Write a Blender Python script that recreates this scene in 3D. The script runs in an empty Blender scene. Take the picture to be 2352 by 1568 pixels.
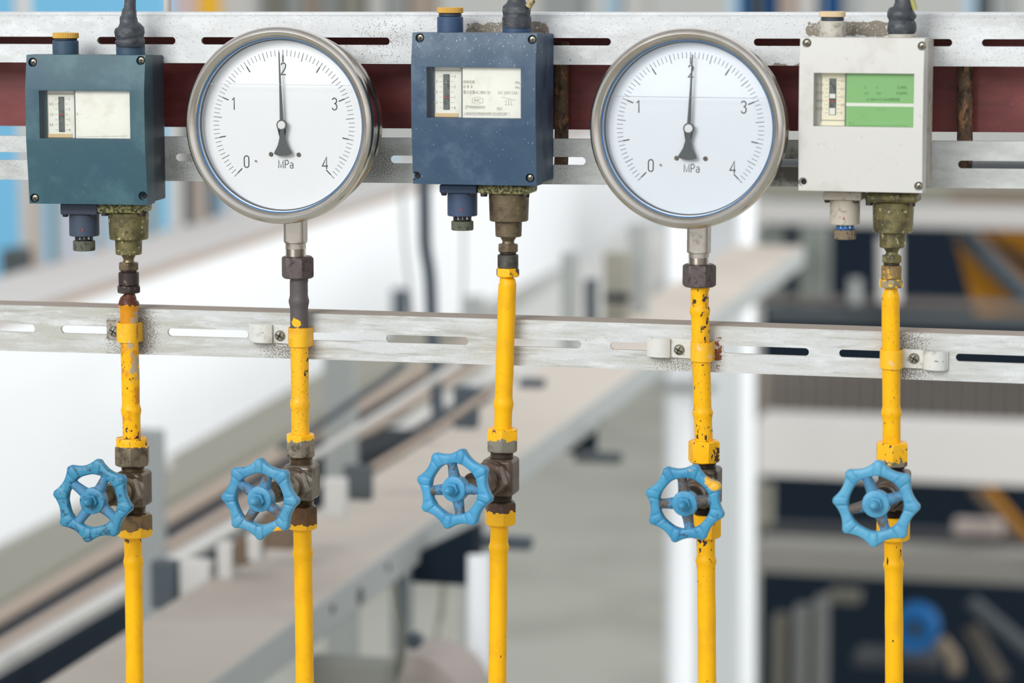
import bpy, bmesh, math, random
from mathutils import Vector, Matrix, noise as mnoise

S = bpy.context.scene
COL = S.collection
PI = math.pi
rnd = random.Random(7)

# ------------------------------------------------------------------ camera, world, light, exposure
FPX = 6700.0                       # focal length in pixels of the 2352 wide frame
VX, VY = 2924.0, -80.0             # where lines running away from the rails converge
phi = math.atan2(784 - VY, FPX)
psi = math.atan((VX - 1176) / FPX * math.cos(phi))
h_ = Vector((-math.sin(psi), math.cos(psi), 0))
R_ = Vector((math.cos(psi), math.sin(psi), 0))
F_ = h_ * math.cos(phi) - Vector((0, 0, 1)) * math.sin(phi)
U_ = h_ * math.sin(phi) + Vector((0, 0, 1)) * math.cos(phi)
CAM = Vector((0, 0, 1.2)) - F_ * 2.345
cd = bpy.data.cameras.new('camera')
cam = bpy.data.objects.new('camera', cd)
COL.objects.link(cam)
cam.matrix_world = Matrix.Translation(CAM) @ Matrix((R_, U_, -F_)).transposed().to_4x4()
cd.sensor_width = 36.0
cd.sensor_fit = 'HORIZONTAL'
cd.lens = FPX / 2352 * 36.0
cd.clip_start = 0.05
cd.clip_end = 200
cd.dof.use_dof = True
cd.dof.focus_distance = 2.36
cd.dof.aperture_fstop = 5.4
S.camera = cam

S.view_settings.view_transform = 'Standard'
S.view_settings.look = 'None'
S.view_settings.exposure = 0.0
S.view_settings.gamma = 1.0
S.view_settings.use_curve_mapping = False

W = bpy.data.worlds.new('hall_daylight')
S.world = W
W.use_nodes = True
wn, wl = W.node_tree.nodes, W.node_tree.links
bgn = wn['Background']
tc = wn.new('ShaderNodeTexCoord')
sp = wn.new('ShaderNodeSeparateXYZ')
cr = wn.new('ShaderNodeValToRGB')
mr = wn.new('ShaderNodeMapRange')
mr.inputs['From Min'].default_value = -1
mr.inputs['From Max'].default_value = 1
wl.new(tc.outputs['Generated'], sp.inputs[0])
wl.new(sp.outputs['Z'], mr.inputs['Value'])
wl.new(mr.outputs[0], cr.inputs[0])
cr.color_ramp.elements[0].position = 0.0
cr.color_ramp.elements[0].color = (0.42, 0.40, 0.37, 1)
cr.color_ramp.elements[1].position = 1.0
cr.color_ramp.elements[1].color = (0.84, 0.87, 0.91, 1)
for p_, c_ in ((0.36, (0.46, 0.44, 0.42, 1)), (0.47, (0.74, 0.73, 0.71, 1)), (0.52, (1.0, 1.01, 1.03, 1)), (0.68, (0.98, 1.0, 1.03, 1))):
    e_ = cr.color_ramp.elements.new(p_)
    e_.color = c_
# world dimmed to the sides so nut facets and side faces turn darker
ab = wn.new('ShaderNodeMath')
ab.operation = 'ABSOLUTE'
wl.new(sp.outputs['Y'], ab.inputs[0])
mr2 = wn.new('ShaderNodeMapRange')
mr2.inputs['From Min'].default_value = 0.15
mr2.inputs['From Max'].default_value = 0.85
mr2.inputs['To Min'].default_value = 0.50
mr2.inputs['To Max'].default_value = 1.12
wl.new(ab.outputs[0], mr2.inputs['Value'])
mx_ = wn.new('ShaderNodeVectorMath')
mx_.operation = 'SCALE'
wl.new(cr.outputs[0], mx_.inputs[0])
wl.new(mr2.outputs[0], mx_.inputs['Scale'])
wl.new(mx_.outputs[0], bgn.inputs['Color'])
bgn.inputs['Strength'].default_value = 1.02


def area(name, loc, target, sx, sy, power, col=(1, 1, 1)):
    l = bpy.data.lights.new(name, 'AREA')
    l.shape = 'RECTANGLE'
    l.size, l.size_y, l.energy, l.color = sx, sy, power, col
    o = bpy.data.objects.new(name, l)
    COL.objects.link(o)
    o.location = loc
    o.rotation_euler = (Vector(target) - Vector(loc)).to_track_quat('-Z', 'Y').to_euler()
    return o


area('window_light', (-1.5, -3.9, 3.3), (0, 0, 1.2), 2.4, 1.8, 150, (1.0, 0.995, 0.98))
df_ = area('duct_fill_light', (5.5, 13.0, 2.5), (-2.0, 11.5, 0), 6, 4, 260, (1, 1, 1))  # added fill outside the frame, brightens the right side of the duct
df_.data.spread = math.radians(120)
area('background_fill_light', (1.5, 3.2, 4.5), (0, 13, .3), 3, 2, 330, (1, 1, 1))  # added fill for the front faces of the far background


# ------------------------------------------------------------------ placing: a picture ray cut with real planes
def dray(px, py):
    return F_ + R_ * ((px - 1176) / FPX) - U_ * ((py - 784) / FPX)


def P(px, py, Y=0.0):
    d = dray(px, py)
    return CAM + d * ((Y - CAM.y) / d.y)


def D(px, py, Y=0.0):
    return (Y - CAM.y) / dray(px, py).y


def U(px, py, dist):
    return CAM + dray(px, py) * dist


class Frame:
    """a thing's own axes: x along the rail, y away, z up, turned by yaw about its base"""
    def __init__(s, loc, yaw=0.0):
        s.loc = Vector(loc)
        s.yaw = yaw
        s.R = Matrix.Rotation(yaw, 3, 'Z')
        s.Ri = s.R.transposed()

    def at(s, px, py, y=0.0):
        c = s.Ri @ (CAM - s.loc)
        d = s.Ri @ dray(px, py)
        return c + d * ((y - c.y) / d.y)

    def sc(s, px, py, y=0.0):
        c = s.Ri @ (CAM - s.loc)
        d = s.Ri @ dray(px, py)
        return ((y - c.y) / d.y) / FPX


# ------------------------------------------------------------------ materials
def lin(c):
    def f(v):
        v /= 255.0
        return v / 12.92 if v <= 0.04045 else ((v + 0.055) / 1.055) ** 2.4
    return (f(c[0]), f(c[1]), f(c[2]), 1.0)


MATS = {}


def mat(name, rgb, rough=0.6, metal=0.0, layers=(), bump=None, spec=0.5, emis=None, vary=0.0, coat=0.0):
    """procedural paint or metal; layers = dicts(col, scale, lo, hi, stretch, detail, gates, rough, metal, kind)"""
    if name in MATS:
        return MATS[name]
    m = bpy.data.materials.new(name)
    MATS[name] = m
    m.use_nodes = True
    n, l = m.node_tree.nodes, m.node_tree.links
    b = n['Principled BSDF']
    geo = n.new('ShaderNodeNewGeometry')
    b.inputs['Roughness'].default_value = rough
    b.inputs['Metallic'].default_value = metal
    b.inputs['Specular IOR Level'].default_value = spec
    if coat:
        b.inputs['Coat Weight'].default_value = coat
        b.inputs['Coat Roughness'].default_value = 0.15

    def val(v):
        q = n.new('ShaderNodeValue')
        q.outputs[0].default_value = v
        return q.outputs[0]

    def math_(op, a, c):
        q = n.new('ShaderNodeMath')
        q.operation = op
        for i, x in enumerate((a, c)):
            if isinstance(x, (int, float)):
                q.inputs[i].default_value = x
            else:
                l.new(x, q.inputs[i])
        return q.outputs[0]

    def tex(scale, stretch=(1, 1, 1), detail=4, kind='noise', seed=0.0):
        mp = n.new('ShaderNodeMapping')
        l.new(geo.outputs['Position'], mp.inputs[0])
        mp.inputs['Scale'].default_value = stretch
        mp.inputs['Location'].default_value = (seed, seed * 1.7, seed * .3)
        if kind == 'voronoi':
            q = n.new('ShaderNodeTexVoronoi')
            q.inputs['Scale'].default_value = scale
            l.new(mp.outputs[0], q.inputs['Vector'])
            return math_('SUBTRACT', 1.0, q.outputs['Distance'])
        q = n.new('ShaderNodeTexNoise')
        q.inputs['Scale'].default_value = scale
        q.inputs['Detail'].default_value = detail
        q.inputs['Roughness'].default_value = 0.62
        l.new(mp.outputs[0], q.inputs['Vector'])
        return q.outputs['Fac']

    def ramp(x, lo, hi):
        q = n.new('ShaderNodeMapRange')
        q.interpolation_type = 'SMOOTHSTEP'
        q.inputs['From Min'].default_value = lo
        q.inputs['From Max'].default_value = hi
        l.new(x, q.inputs['Value'])
        return q.outputs[0]

    def mix(fac, a, c):
        q = n.new('ShaderNodeMix')
        q.data_type = 'RGBA'
        l.new(fac, q.inputs[0])
        for i, x in ((6, a), (7, c)):
            if isinstance(x, tuple):
                q.inputs[i].default_value = x
            else:
                l.new(x, q.inputs[i])
        return q.outputs[2]

    def mixf(fac, a, c):
        q = n.new('ShaderNodeMix')
        q.data_type = 'FLOAT'
        l.new(fac, q.inputs[0])
        for i, x in ((2, a), (3, c)):
            if isinstance(x, (int, float)):
                q.inputs[i].default_value = x
            else:
                l.new(x, q.inputs[i])
        return q.outputs[0]

    col = lin(rgb)
    rg, mt = rough, metal
    if vary:
        f = tex(60, detail=5, seed=3.3)
        dk = tuple(v * (1 - vary) for v in col[:3]) + (1.0,)
        lt = tuple(min(1, v * (1 + vary)) for v in col[:3]) + (1.0,)
        col = mix(ramp(f, 0.3, 0.7), dk, lt)
    xyz = None
    for i, L in enumerate(layers):
        f = tex(L.get('scale', 100), L.get('stretch', (1, 1, 1)), L.get('detail', 5), L.get('kind', 'noise'), L.get('seed', i * 2.13 + 0.7))
        for g in L.get('gates', ()):
            if g[0] == 'near':                      # ('near', point, r0, r1, amount, stretch)
                _, pt, r0, r1, amt = g[:5]
                st = g[5] if len(g) > 5 else (1, 1, 1)
                v = n.new('ShaderNodeVectorMath')
                v.operation = 'SUBTRACT'
                l.new(geo.outputs['Position'], v.inputs[0])
                v.inputs[1].default_value = pt
                v2 = n.new('ShaderNodeVectorMath')
                v2.operation = 'MULTIPLY'
                l.new(v.outputs[0], v2.inputs[0])
                v2.inputs[1].default_value = st
                v3 = n.new('ShaderNodeVectorMath')
                v3.operation = 'LENGTH'
                l.new(v2.outputs[0], v3.inputs[0])
                k = ramp(v3.outputs['Value'], r1, r0) if r1 < r0 else math_('SUBTRACT', 1.0, ramp(v3.outputs['Value'], r0, r1))
            elif g[0] == 'box':                     # ('box', point, half x, half z, edge, amount)
                _, pt, hx_, hz_, eg, amt = g
                if xyz is None:
                    xyz = n.new('ShaderNodeSeparateXYZ')
                    l.new(geo.outputs['Position'], xyz.inputs[0])
                ks = []
                for ax, cc, hh in (('X', pt[0], hx_), ('Z', pt[2], hz_)):
                    dd = math_('ABSOLUTE', math_('SUBTRACT', xyz.outputs[ax], cc), 0)
                    ks.append(ramp(math_('SUBTRACT', hh, dd), -eg, eg))
                k = math_('MULTIPLY', ks[0], ks[1])
            elif g[0] == 'up':                      # dust settles on faces that look up
                sx = n.new('ShaderNodeSeparateXYZ')
                l.new(geo.outputs['Normal'], sx.inputs[0])
                k = ramp(sx.outputs['Z'], g[1], g[2])
                amt = g[3]
            else:                                   # ('x'|'y'|'z', a, b, amount)
                if xyz is None:
                    xyz = n.new('ShaderNodeSeparateXYZ')
                    l.new(geo.outputs['Position'], xyz.inputs[0])
                a_, b_, amt = g[1], g[2], g[3]
                src = xyz.outputs[g[0].upper()]
                if a_ <= b_:
                    k = ramp(src, a_, b_)
                else:
                    k = math_('SUBTRACT', 1.0, ramp(src, b_, a_))
            f = math_('ADD', f, math_('MULTIPLY', k, amt))
        fac = ramp(f, L['lo'], L['hi'])
        if L.get('amount', 1) < 1:
            fac = math_('MULTIPLY', fac, L['amount'])
        col = mix(fac, col, lin(L['col']))
        if 'rough' in L:
            rg = mixf(fac, rg, L['rough'])
        if 'metal' in L:
            mt = mixf(fac, mt, L['metal'])
    if isinstance(col, tuple):
        b.inputs['Base Color'].default_value = col
    else:
        l.new(col, b.inputs['Base Color'])
    if not isinstance(rg, (int, float)):
        l.new(rg, b.inputs['Roughness'])
    if not isinstance(mt, (int, float)):
        l.new(mt, b.inputs['Metallic'])
    if bump:
        bn = n.new('ShaderNodeBump')
        bn.inputs['Strength'].default_value = bump[1]
        bn.inputs['Distance'].default_value = bump[2] if len(bump) > 2 else 0.0006
        l.new(tex(bump[0], detail=4, seed=9.1), bn.inputs['Height'])
        l.new(bn.outputs[0], b.inputs['Normal'])
    if emis:
        b.inputs['Emission Color'].default_value = lin(emis)
        b.inputs['Emission Strength'].default_value = 1
    return m


def glass(name, tint=(1, 1, 1, 1), refl=1.0):
    m = bpy.data.materials.new(name)
    m.use_nodes = True
    n, l = m.node_tree.nodes, m.node_tree.links
    n.remove(n['Principled BSDF'])
    t = n.new('ShaderNodeBsdfTransparent')
    t.inputs[0].default_value = tint
    g = n.new('ShaderNodeBsdfGlossy')
    g.inputs['Roughness'].default_value = 0.03
    fr = n.new('ShaderNodeFresnel')
    fr.inputs[0].default_value = 1.45
    mu = n.new('ShaderNodeMath')
    mu.operation = 'MULTIPLY'
    mu.inputs[1].default_value = refl
    l.new(fr.outputs[0], mu.inputs[0])
    mx = n.new('ShaderNodeMixShader')
    l.new(mu.outputs[0], mx.inputs[0])
    l.new(t.outputs[0], mx.inputs[1])
    l.new(g.outputs[0], mx.inputs[2])
    l.new(mx.outputs[0], n['Material Output'].inputs[0])
    return m


# ------------------------------------------------------------------ mesh helpers
def setp(o, label=None, cat=None, group=None, kind=None):
    if label:
        o['label'] = label
    if cat:
        o['category'] = cat
    if group:
        o['group'] = group
    if kind:
        o['kind'] = kind
    return o


def obj(name, bm, m, parent=None, smooth=38, bevel=0, label=None):
    me = bpy.data.meshes.new(name)
    if isinstance(bm, bmesh.types.BMesh):
        bmesh.ops.recalc_face_normals(bm, faces=bm.faces)
        bm.to_mesh(me)
        bm.free()
    else:
        me = bm
        me.name = name
    if isinstance(m, (list, tuple)):
        for q in m:
            me.materials.append(q)
    else:
        me.materials.append(m)
    if smooth:
        me.polygons.foreach_set('use_smooth', [True] * len(me.polygons))
        me.set_sharp_from_angle(angle=math.radians(smooth))
    o = bpy.data.objects.new(name, me)
    COL.objects.link(o)
    if parent:
        o.parent = parent
    if bevel:
        md = o.modifiers.new('bevel', 'BEVEL')
        md.width = bevel
        md.segments = 2
        md.limit_method = 'ANGLE'
        md.angle_limit = math.radians(35)
        md.harden_normals = False
    if label:
        o['label'] = label
    return o


def root(name, loc, label, cat, group=None, yaw=0.0):
    o = bpy.data.objects.new(name, None)
    o.empty_display_size = 0.02
    COL.objects.link(o)
    o.location = loc
    o.rotation_euler = (0, 0, yaw)
    return setp(o, label, cat, group)


def B():
    return bmesh.new()


def box(bm, c, s, M=None):
    c = Vector(c)
    vs = []
    for x in (-.5, .5):
        for y in (-.5, .5):
            for z in (-.5, .5):
                v = Vector((x * s[0], y * s[1], z * s[2]))
                if M:
                    v = M @ v
                vs.append(bm.verts.new(c + v))
    for f in ((0, 1, 3, 2), (4, 6, 7, 5), (0, 4, 5, 1), (2, 3, 7, 6), (0, 2, 6, 4), (1, 5, 7, 3)):
        bm.faces.new([vs[i] for i in f])
    return vs


def axis_frame(d, up=Vector((0, 0, 1))):
    d = Vector(d).normalized()
    x = d.cross(up)
    if x.length < 1e-4:
        x = Vector((1, 0, 0))
    x.normalize()
    y = d.cross(x).normalized()
    return Matrix((x, y, d)).transposed()      # columns: x, y, axis


def lathe(bm, prof, c, d=(0, 0, 1), seg=40, rot=0.0, wob=0.0, cap=True, M=None):
    """prof = [(radius, distance along the axis d)]"""
    c = Vector(c)
    M = M or axis_frame(d)
    rings = []
    for k, (r, t) in enumerate(prof):
        ring = []
        for i in range(seg):
            a = 2 * PI * i / seg + rot
            rr = r
            if wob:
                rr = r * (1 + wob * mnoise.noise(Vector((math.cos(a) * 1.5, math.sin(a) * 1.5, t * 260))))
            ring.append(bm.verts.new(c + M @ Vector((rr * math.cos(a), rr * math.sin(a), t))))
        rings.append(ring)
    for a, b in zip(rings[:-1], rings[1:]):
        for i in range(seg):
            j = (i + 1) % seg
            bm.faces.new((a[i], a[j], b[j], b[i]))
    if cap:
        for ring in (rings[0], rings[-1]):
            try:
                bm.faces.new(ring)
            except ValueError:
                pass
    return rings


def hexnut(bm, c, r, z0, z1, d=(0, 0, 1), rot=0.3, ch=0.09, M=None):
    """hexagonal nut with corners turned off at both ends: 24-sided rings clipped by the hexagon"""
    c = Vector(c)
    M = M or axis_frame(d)
    seg = 48
    ap = r * math.cos(PI / 6)
    rings = []
    h = z1 - z0
    e = min(r * 0.14, abs(h) * 0.25) * (1 if h > 0 else -1)
    for (lim, t) in ((ap * 0.97, z0), (r * 0.955, z0 + e * .45), (r, z0 + e), (r, z1 - e), (r * 0.955, z1 - e * .45), (ap * 0.97, z1)):
        ring = []
        for i in range(seg):
            a = 2 * PI * i / seg
            hexr = ap / math.cos(((a + PI / 6) % (PI / 3)) - PI / 6)
            rr = min(hexr, lim)
            ring.append(bm.verts.new(c + M @ Vector((rr * math.cos(a + rot), rr * math.sin(a + rot), t))))
        rings.append(ring)
    for a, b in zip(rings[:-1], rings[1:]):
        for i in range(seg):
            j = (i + 1) % seg
            bm.faces.new((a[i], a[j], b[j], b[i]))
    bm.faces.new(rings[0])
    bm.faces.new(rings[-1])


def tube(bm, pts, rad, seg=24, wob=0.0, cap=True):
    """swept tube; pts list of Vector, rad one radius or a list"""
    n = len(pts)
    if not isinstance(rad, (list, tuple)):
        rad = [rad] * n
    rings = []
    ref = None
    for k, p in enumerate(pts):
        t = (pts[min(k + 1, n - 1)] - pts[max(k - 1, 0)])
        if t.length < 1e-9:
            t = Vector((0, 0, 1))
        t.normalize()
        if ref is None:
            ref = Vector((1, 0, 0)) if abs(t.x) < .9 else Vector((0, 1, 0))
        u = (ref - t * ref.dot(t)).normalized()
        ref = u
        v = t.cross(u)
        ring = []
        for i in range(seg):
            a = 2 * PI * i / seg
            r = rad[k]
            if wob:
                q = p * 55 + Vector((math.cos(a), math.sin(a), 0)) * 1.3
                r *= 1 + wob * mnoise.noise(q)
            ring.append(bm.verts.new(p + u * (r * math.cos(a)) + v * (r * math.sin(a))))
        rings.append(ring)
    for a, b in zip(rings[:-1], rings[1:]):
        for i in range(seg):
            j = (i + 1) % seg
            bm.faces.new((a[i], a[j], b[j], b[i]))
    if cap:
        bm.faces.new(rings[0])
        bm.faces.new(rings[-1])


def prism(bm, poly, y0, y1, c=(0, 0, 0), M=None):
    """poly = [(x, z)] outline, extruded from y0 to y1"""
    c = Vector(c)
    T = (lambda v: c + (M @ v)) if M else (lambda v: c + v)
    a = [bm.verts.new(T(Vector((x, y0, z)))) for x, z in poly]
    b = [bm.verts.new(T(Vector((x, y1, z)))) for x, z in poly]
    n = len(poly)
    for i in range(n):
        j = (i + 1) % n
        bm.faces.new((a[i], a[j], b[j], b[i]))
    bm.faces.new(a)
    bm.faces.new(b[::-1])


def prismx(bm, poly, x0, x1):
    """poly = [(y, z)] outline, extruded along x"""
    a = [bm.verts.new((x0, y, z)) for y, z in poly]
    b = [bm.verts.new((x1, y, z)) for y, z in poly]
    n = len(poly)
    for i in range(n):
        j = (i + 1) % n
        bm.faces.new((a[i], a[j], b[j], b[i]))
    bm.faces.new(a)
    bm.faces.new(b[::-1])


def rod(bm, a, b, r, seg=16):
    tube(bm, [Vector(a), Vector(b)], r, seg)


def stroke(bm, pts, w, y, t=0.0002):
    """pen stroke in the xz plane at depth y (faces -y), square ends, thickness t"""
    pts = [Vector((p[0], p[1])) for p in pts]
    n = len(pts)
    L, Rr = [], []
    for i, p in enumerate(pts):
        d0 = (p - pts[i - 1]).normalized() if i else None
        d1 = (pts[i + 1] - p).normalized() if i < n - 1 else None
        d = (d0 + d1).normalized() if d0 and d1 else (d0 or d1)
        nn = Vector((-d.y, d.x))
        k = 1.0
        if d0 and d1:
            k = 1 / max(0.55, nn.dot(Vector((-d0.y, d0.x))))
        L.append(p + nn * (w / 2 * k))
        Rr.append(p - nn * (w / 2 * k))
    for i in range(n - 1):
        q = (L[i], L[i + 1], Rr[i + 1], Rr[i])
        f = [bm.verts.new((v.x, y, v.y)) for v in q]
        g = [bm.verts.new((v.x, y + t, v.y)) for v in q]
        bm.faces.new(f)
        bm.faces.new(g[::-1])
        for a in range(4):
            c = (a + 1) % 4
            bm.faces.new((f[a], g[a], g[c], f[c]))


def arc(cx, cy, rx, ry, a0, a1, n=10):
    return [(cx + rx * math.cos(math.radians(a0 + (a1 - a0) * i / n)), cy + ry * math.sin(math.radians(a0 + (a1 - a0) * i / n))) for i in range(n + 1)]


GLYPH = {   # pen strokes in a cell 1 high
    '0': (0.46, [arc(.23, .77, .21, .21, 0, 180) + arc(.23, .23, .21, .21, 180, 360) + [(.44, .77)]]),
    '1': (0.30, [[(.02, .80), (.20, .97), (.20, 0)]]),
    '2': (0.48, [arc(.23, .75, .21, .23, 165, -20, 10) + [(.34, .46), (.02, .03), (.46, .03)]]),
    '3': (0.48, [arc(.23, .76, .20, .22, 160, -90, 12), arc(.23, .28, .22, .26, 90, -160, 12)]),
    '4': (0.52, [[(.40, 0), (.40, .97), (.02, .25), (.52, .25)]]),
    'M': (0.72, [[(.04, 0), (.04, .97), (.34, .06), (.64, .97), (.64, 0)]]),
    'P': (0.56, [[(.05, 0), (.05, .96), (.28, .96)] + arc(.28, .71, .20, .25, 90, -90, 8) + [(.05, .46)]]),
    'a': (0.50, [arc(.22, .50, .17, .17, 150, 0, 6) + [(.39, 0)], arc(.20, .20, .18, .20, 30, 330, 10)]),
}


def write(bm, txt, cx, cz, h, w, y, sx=1.0):
    tot = sum(GLYPH[c][0] for c in txt) * sx * h + 0.10 * h * (len(txt) - 1)
    x = cx - tot / 2
    for c in txt:
        for s in GLYPH[c][1]:
            stroke(bm, [(x + p[0] * h * sx, cz - h / 2 + p[1] * h) for p in s], w, y)
        x += GLYPH[c][0] * h * sx + 0.10 * h


def text_mesh(lines, y):
    """lines = [(string, x, z, size, x scale)] set with the built-in font as one mesh facing -y"""
    bm = B()
    for s, x, z, size, sx in lines:
        cu = bpy.data.curves.new('lettering', 'FONT')
        cu.body = s
        cu.size = size
        cu.extrude = 0.00004
        cu.resolution_u = 2
        o = bpy.data.objects.new('lettering', cu)
        COL.objects.link(o)
        dg = bpy.context.evaluated_depsgraph_get()
        me = bpy.data.meshes.new_from_object(o.evaluated_get(dg))
        bm2 = B()
        bm2.from_mesh(me)
        for v in bm2.verts:
            v.co = Vector((x + v.co.x * sx, y - v.co.z, z + v.co.y))
        tmp = bpy.data.meshes.new('t')
        bm2.to_mesh(tmp)
        bm2.free()
        bm.from_mesh(tmp)
        bpy.data.objects.remove(o)
        bpy.data.meshes.remove(me)
        bpy.data.meshes.remove(tmp)
    return bm


def carve(bm, cutter):
    """boolean difference, returns a mesh"""
    def mk(b):
        me = bpy.data.meshes.new('c')
        bmesh.ops.recalc_face_normals(b, faces=b.faces)
        b.to_mesh(me)
        b.free()
        o = bpy.data.objects.new('c', me)
        COL.objects.link(o)
        return o
    a, c = mk(bm), mk(cutter)
    md = a.modifiers.new('b', 'BOOLEAN')
    md.operation = 'DIFFERENCE'
    md.solver = 'EXACT'
    md.object = c
    dg = bpy.context.evaluated_depsgraph_get()
    me = bpy.data.meshes.new_from_object(a.evaluated_get(dg))
    bpy.data.objects.remove(a)
    bpy.data.objects.remove(c)
    return me


def slot(x0, x1, z, h, tilt=0.0):
    r = h / 2
    pts = []
    for a in range(-90, 91, 18):
        pts.append((x1 - r + r * math.cos(math.radians(a)), z + (x1 - x0) * tilt + r * math.sin(math.radians(a))))
    for a in range(90, 271, 18):
        pts.append((x0 + r + r * math.cos(math.radians(a)), z + r * math.sin(math.radians(a))))
    return pts


# ------------------------------------------------------------------ colours of the things in front
def tp(v):
    return tuple(v)


WPAINT = (200, 203, 203)
DIRT = (112, 104, 92)
SOOT = (52, 48, 44)
m_rail_low = mat('worn_white_paint_low', WPAINT, 0.55, layers=[
    dict(col=(178, 178, 170), scale=60, lo=0.40, hi=0.72, stretch=(.22, 1, 1.8), detail=8, gates=[('x', -0.05, -0.40, .12)]),
    dict(col=(222, 226, 228), scale=90, lo=0.50, hi=0.66, stretch=(.3, 1, 1.6), amount=.5, detail=8),
    dict(col=(150, 148, 138), scale=150, lo=0.56, hi=0.66, stretch=(.12, 1, 1.5), amount=.5, detail=8),
    dict(col=DIRT, scale=800, lo=0.63, hi=0.74, stretch=(.35, 1, 1.3), amount=.7),
    dict(col=(84, 76, 66), scale=900, lo=0.60, hi=0.70, amount=.8, gates=[
        ('near', tp(P(322, 770)), 0.002, 0.020, .24, (1, .3, .6)),
        ('near', tp(P(262, 780)), 0.004, 0.022, .14, (1, .3, .6)),
        ('near', tp(P(640, 812)), 0.002, 0.024, .16, (.7, .3, 1)),
        ('near', tp(P(1560, 838)), 0.002, 0.024, .13, (.6, .3, 1)),
        ('near', tp(P(2088, 850)), 0.002, 0.022, .20, (.8, .3, 1)),
        ('near', tp(P(2085, 790)), 0.002, 0.022, .17, (.8, .3, 1))]),
    dict(col=(118, 62, 30), scale=260, lo=0.74, hi=0.80, gates=[('near', tp(P(1643, 815)), 0.002, 0.012, .34, (1.8, .3, .45))]),
    dict(col=(165, 154, 142), scale=200, lo=0.8, hi=1.0, gates=[('up', .6, .9, .8)], rough=.95),
], bump=(420, .25, .0004))
m_rail_up = mat('worn_white_paint_up', (214, 217, 218), 0.55, layers=[
    dict(col=(184, 186, 184), scale=26, lo=0.40, hi=0.72, stretch=(.4, 1, 1.6), amount=.7),
    dict(col=(230, 233, 235), scale=90, lo=0.48, hi=0.66, stretch=(.5, 1, 1), amount=.5, detail=8),
    dict(col=(120, 112, 100), scale=420, lo=0.66, hi=0.73, amount=.8, stretch=(.6, 1, 1)),
    dict(col=(100, 92, 80), scale=900, lo=0.60, hi=0.68, amount=.8, gates=[
        ('near', tp(P(860, 95)), 0.01, 0.05, .12), ('near', tp(P(1000, 112)), 0.01, 0.05, .08), ('near', tp(P(395, 130)), 0.01, 0.03, .12)]),
    dict(col=(132, 122, 108), scale=140, lo=0.80, hi=0.88, detail=8, gates=[
        ('box', tp(P(1955, 66, .03)), 0.036, 0.0065, .003, .45),
        ('box', tp(P(1165, 68, .03)), 0.035, 0.0068, .003, .45),
        ('box', tp(P(1800, 150, .03)), 0.022, 0.0035, .006, .40)]),
    dict(col=(205, 204, 200), scale=900, lo=0.86, hi=0.9, detail=4, gates=[
        ('box', tp(P(1955, 66, .03)), 0.036, 0.0065, .003, .27),
        ('box', tp(P(1165, 68, .03)), 0.035, 0.0068, .003, .27)]),
], bump=(300, .22, .0004))
m_rail_mid = mat('worn_white_paint_mid', (203, 206, 205), 0.6, layers=[
    dict(col=(168, 170, 166), scale=34, lo=0.40, hi=0.70, stretch=(.5, 1, 1.4), amount=.8),
    dict(col=(120, 112, 100), scale=700, lo=0.62, hi=0.74, amount=.7),
    dict(col=(74, 68, 62), scale=1000, lo=0.58, hi=0.76, amount=.7, detail=8, gates=[
        ('near', tp(P(870, 372, .03)), 0.004, 0.03, .20), ('near', tp(P(410, 372, .03)), 0.004, 0.03, .12),
        ('near', tp(P(1270, 380, .03)), 0.004, 0.04, .10), ('near', tp(P(20, 372, .03)), 0.004, 0.04, .10)]),
    dict(col=(96, 90, 82), scale=60, lo=0.70, hi=0.95, amount=.9, gates=[('near', tp(P(1815, 390, .03)), 0.004, 0.028, .55)]),
], bump=(300, .25, .0004))
m_maroon = mat('maroon_paint', (104, 40, 40), 0.5, layers=[
    dict(col=(126, 56, 54), scale=30, lo=0.40, hi=0.75, stretch=(.4, 1, 1), gates=[('x', .25, .45, .10)]),
    dict(col=(64, 26, 30), scale=40, lo=0.5, hi=0.8, stretch=(.2, 1, 2), amount=.8),
    dict(col=(190, 150, 140), scale=900, lo=0.72, hi=0.78, amount=.75, stretch=(1, 1, .5), gates=[('x', .28, .36, .05)]),
])
m_rust = mat('rusty_steel', (96, 76, 58), 0.7, metal=.25, layers=[
    dict(col=(150, 110, 76), scale=150, lo=0.50, hi=0.62, stretch=(1, 1, .5)),
    dict(col=(52, 42, 38), scale=170, lo=0.50, hi=0.62, stretch=(1, 1, .5)),
    dict(col=(170, 160, 140), scale=420, lo=0.64, hi=0.72)], bump=(300, .5))
m_dark = mat('dark_slot', (26, 28, 32), 0.8)

YEL = (246, 182, 0)


def yellow(name, chips=.0, stains=0.0, gates=(), extra=(), seed=0.0):
    return mat(name, YEL, 0.42, layers=[
        dict(col=(222, 160, 20), scale=60, lo=0.45, hi=0.7, amount=.55, seed=seed),
        dict(col=(150, 118, 52), scale=500, lo=0.66 - stains, hi=0.76 - stains, amount=.75, stretch=(1, 1, .7), seed=seed + 1),
        dict(col=(58, 46, 44), scale=230, lo=0.70 - chips, hi=0.715 - chips, detail=6, rough=.7, stretch=(1, 1, .7), gates=gates, seed=seed + 2)] + list(extra),
        bump=(260, .35, .0005), spec=.3)


# ------------------------------------------------------------------ the three slotted rails and the beam behind
YR = 0.030          # front of the two upper rails
YL = 0.0105         # front of the lower rail


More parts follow.
